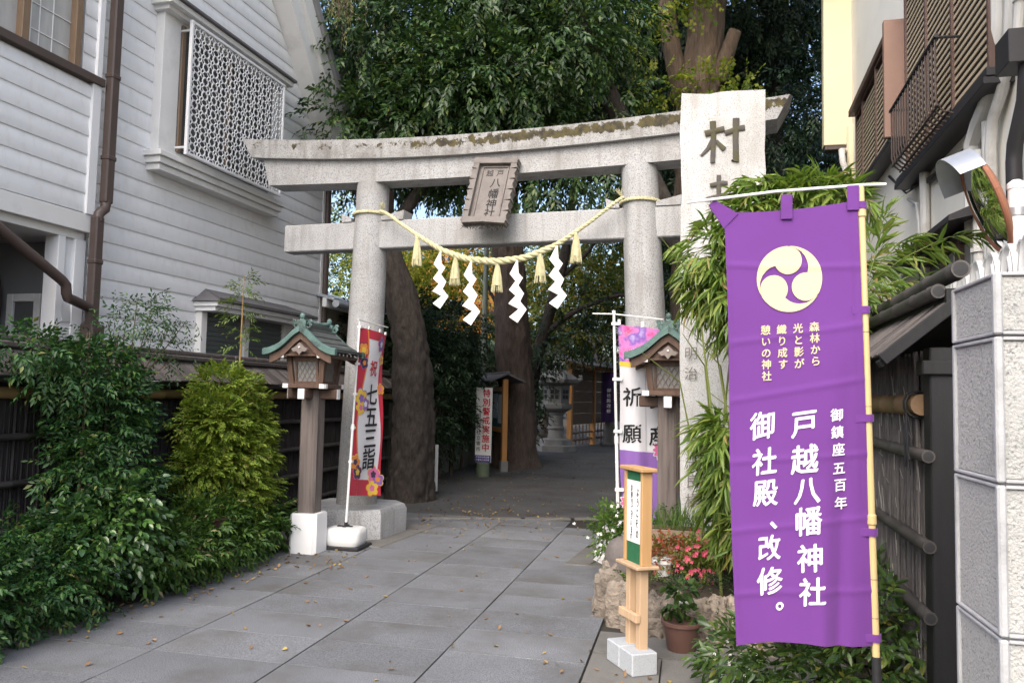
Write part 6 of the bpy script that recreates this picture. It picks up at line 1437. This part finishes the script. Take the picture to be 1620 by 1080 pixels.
bush('impatiens', 'yellow green leafy plant dotted with pink flowers beside the white pot', 'flowers', (.07,6.15,.22), [(0,0,.16,.13,.12,.12),(.05,0,.05,.13,.12,.12),(-.03,0,.28,.08,.1,.08)], leafmat('impatiens_leaves', [(0,(.12,.18,.03)),(1,(.27,.28,.07))], .45, .3, .4), 330, 97, k=5, tl=.07, L=.036, W=.024, down=-.2, droop=.2, six=True)
dots('pink_flowers', 'bright pink impatiens blossoms above the stone bed', 'flowers', (.07,6.05,.22), [(rs.normal(0,.09), -.06+rs.normal(0,.03), .2+rs.normal(0,.09)) for _ in range(46)], .016, m_pf)
bush('ground_cover', 'dark creeping ground cover trailing over the edge stones', 'ground cover', (.1,5.85,.2), [(.05,0,.05,.4,.22,.09),(.3,-.15,.0,.25,.12,.12),(-.25,.05,.04,.16,.15,.07),(.1,-.2,-.02,.12,.06,.1),(.42,-.25,-.08,.15,.12,.12)], leafmat('creeper', [(0,(.02,.045,.022)),(.7,(.045,.08,.035)),(1,(.16,.13,.06))], .55, .15, .3), 330, 98, k=7, tl=.09, L=.026, W=.010, droop=.5)
bush('leafy_weeds', 'rounded leafy weeds at the foot of the stele', 'weeds', (.3,6.35,.25), [(0,0,.1,.26,.2,.16),(-.05,.1,.2,.2,.15,.12)], m_lf_weed, 240, 99, k=5, tl=.08, L=.04, W=.026, six=True)
bush('leafy_weeds', 'small green weeds growing by the dark boulder', 'weeds', (-.46,6.1,.2), [(0,0,.03,.14,.14,.09),(.15,-.1,.05,.12,.1,.1)], m_lf_lush, 200, 100, k=5, tl=.06, L=.034, W=.018)
grass('grass_tuft', 'tall grasses growing in the wooden planter box', 'grass', (-.1,6.72,.53), 170, (.12,.05), .24, m_lf_lush, 101, .007)
bush('shrub', 'dark leafy undergrowth behind the wooden planter box', 'shrub', (.0,7.25,.2), [(-.2,0,.25,.25,.15,.2),(.05,0,.3,.2,.15,.15)], m_lf_weed, 130, 102, k=6, tl=.1, L=.05, W=.02)
bush('seedling', 'young broad leaved seedling in the round brown pot', 'potted plant', (-.045,5.36,.17), [(-.05,0,.13,.05,.05,.06),(0,0,.22,.06,.05,.05),(.06,.0,.06,.05,.05,.03)], m_lf_weed, 520, 103, k=3, tl=.04, L=.055, W=.042, six=True, droop=.25,
     stems=[([(.01,0,-.01),(.012,0,.1),(.0,0,.24)],[.005,.004,.003])])
bush('evergreen_shrub', 'glossy low shrub under the purple banner beside the brushwood fence', 'shrub', (.6,4.45,0), [(-.2,0,.22,.25,.35,.26),(.15,-.1,.22,.3,.4,.28),(.33,-.15,.42,.17,.3,.28),(-.35,.3,.12,.15,.25,.14),(.36,.3,.5,.14,.3,.2)], leafmat('glossy_shrub_leaves', [(0,(.025,.055,.015)),(.6,(.055,.10,.022)),(.93,(.10,.16,.03)),(1,(.25,.20,.05))], .3, .22, .5), 150, 104, k=6, tl=.12, L=.075, W=.026, six=True, droop=.3, zmin=.02)
dots('white_flowers', 'sprinkle of tiny white flowers at the left foot of the glossy shrub', 'flowers', (.24,4.75,0), [(rs.normal(0,.06), -.25+rs.normal(0,.05), .2+rs.normal(0,.06)) for _ in range(18)], .009, m_wf)

# ------------------------------------------------------------------ fallen leaves
rs = np.random.default_rng(111); P = []
def scat(n, cx, cy, sx, sy): 
    for _ in range(n): P.append((cx+rs.normal(0,sx), cy+rs.normal(0,sy), .004))
scat(150, -3.0, 9.9, .55, .7); scat(60, -3.2, 11.6, .5, .8); scat(60, -3.5, 7.1, .25, .3); scat(40, -3.75, 6.2, .12, .8); scat(26, -3.95, 4.9, .12, .5); scat(45, -2.2, 10.4, 1.0, .3)
for _ in range(110): P.append((rs.uniform(-4,-.6), rs.uniform(3.4,12), .004))
for _ in range(160): P.append((rs.uniform(-4.0,-.8), rs.uniform(11,24), .002))
scat(90, -4.0, 16.5, .35, 1.5); scat(40, -.2, 4.6, .5, .4); scat(30, -.6, 9.5, .2, .6); scat(60,-4.3,6,.2,1.5)
P = np.array(P); n = len(P); D = np.c_[rs.normal(0,1,n), rs.normal(0,1,n), rs.normal(0,.15,n)]
fo = foliage('fallen_leaves', leaves(P, D, np.c_[rs.normal(0,.2,n), rs.normal(0,.2,n), np.ones(n)], rs.uniform(.022,.06,n), rs.uniform(.014,.032,n), True, fold=.35, curl=-.25), leafmat('dry_leaves', [(0,(.17,.10,.05)),(.55,(.28,.18,.10)),(.85,(.36,.27,.08)),(1,(.12,.07,.04))], .8, .1, .2))
tag(fo, 'dry tan and yellow fallen leaves scattered over the paving', 'leaves')
tag(wd_, 'dark mass of distant woodland closing the view', 'woodland')
for o in bpy.data.objects:
    if o.name.startswith('canopy'): tag(o, 'high dark leaf canopy over the approach', 'tree canopy')
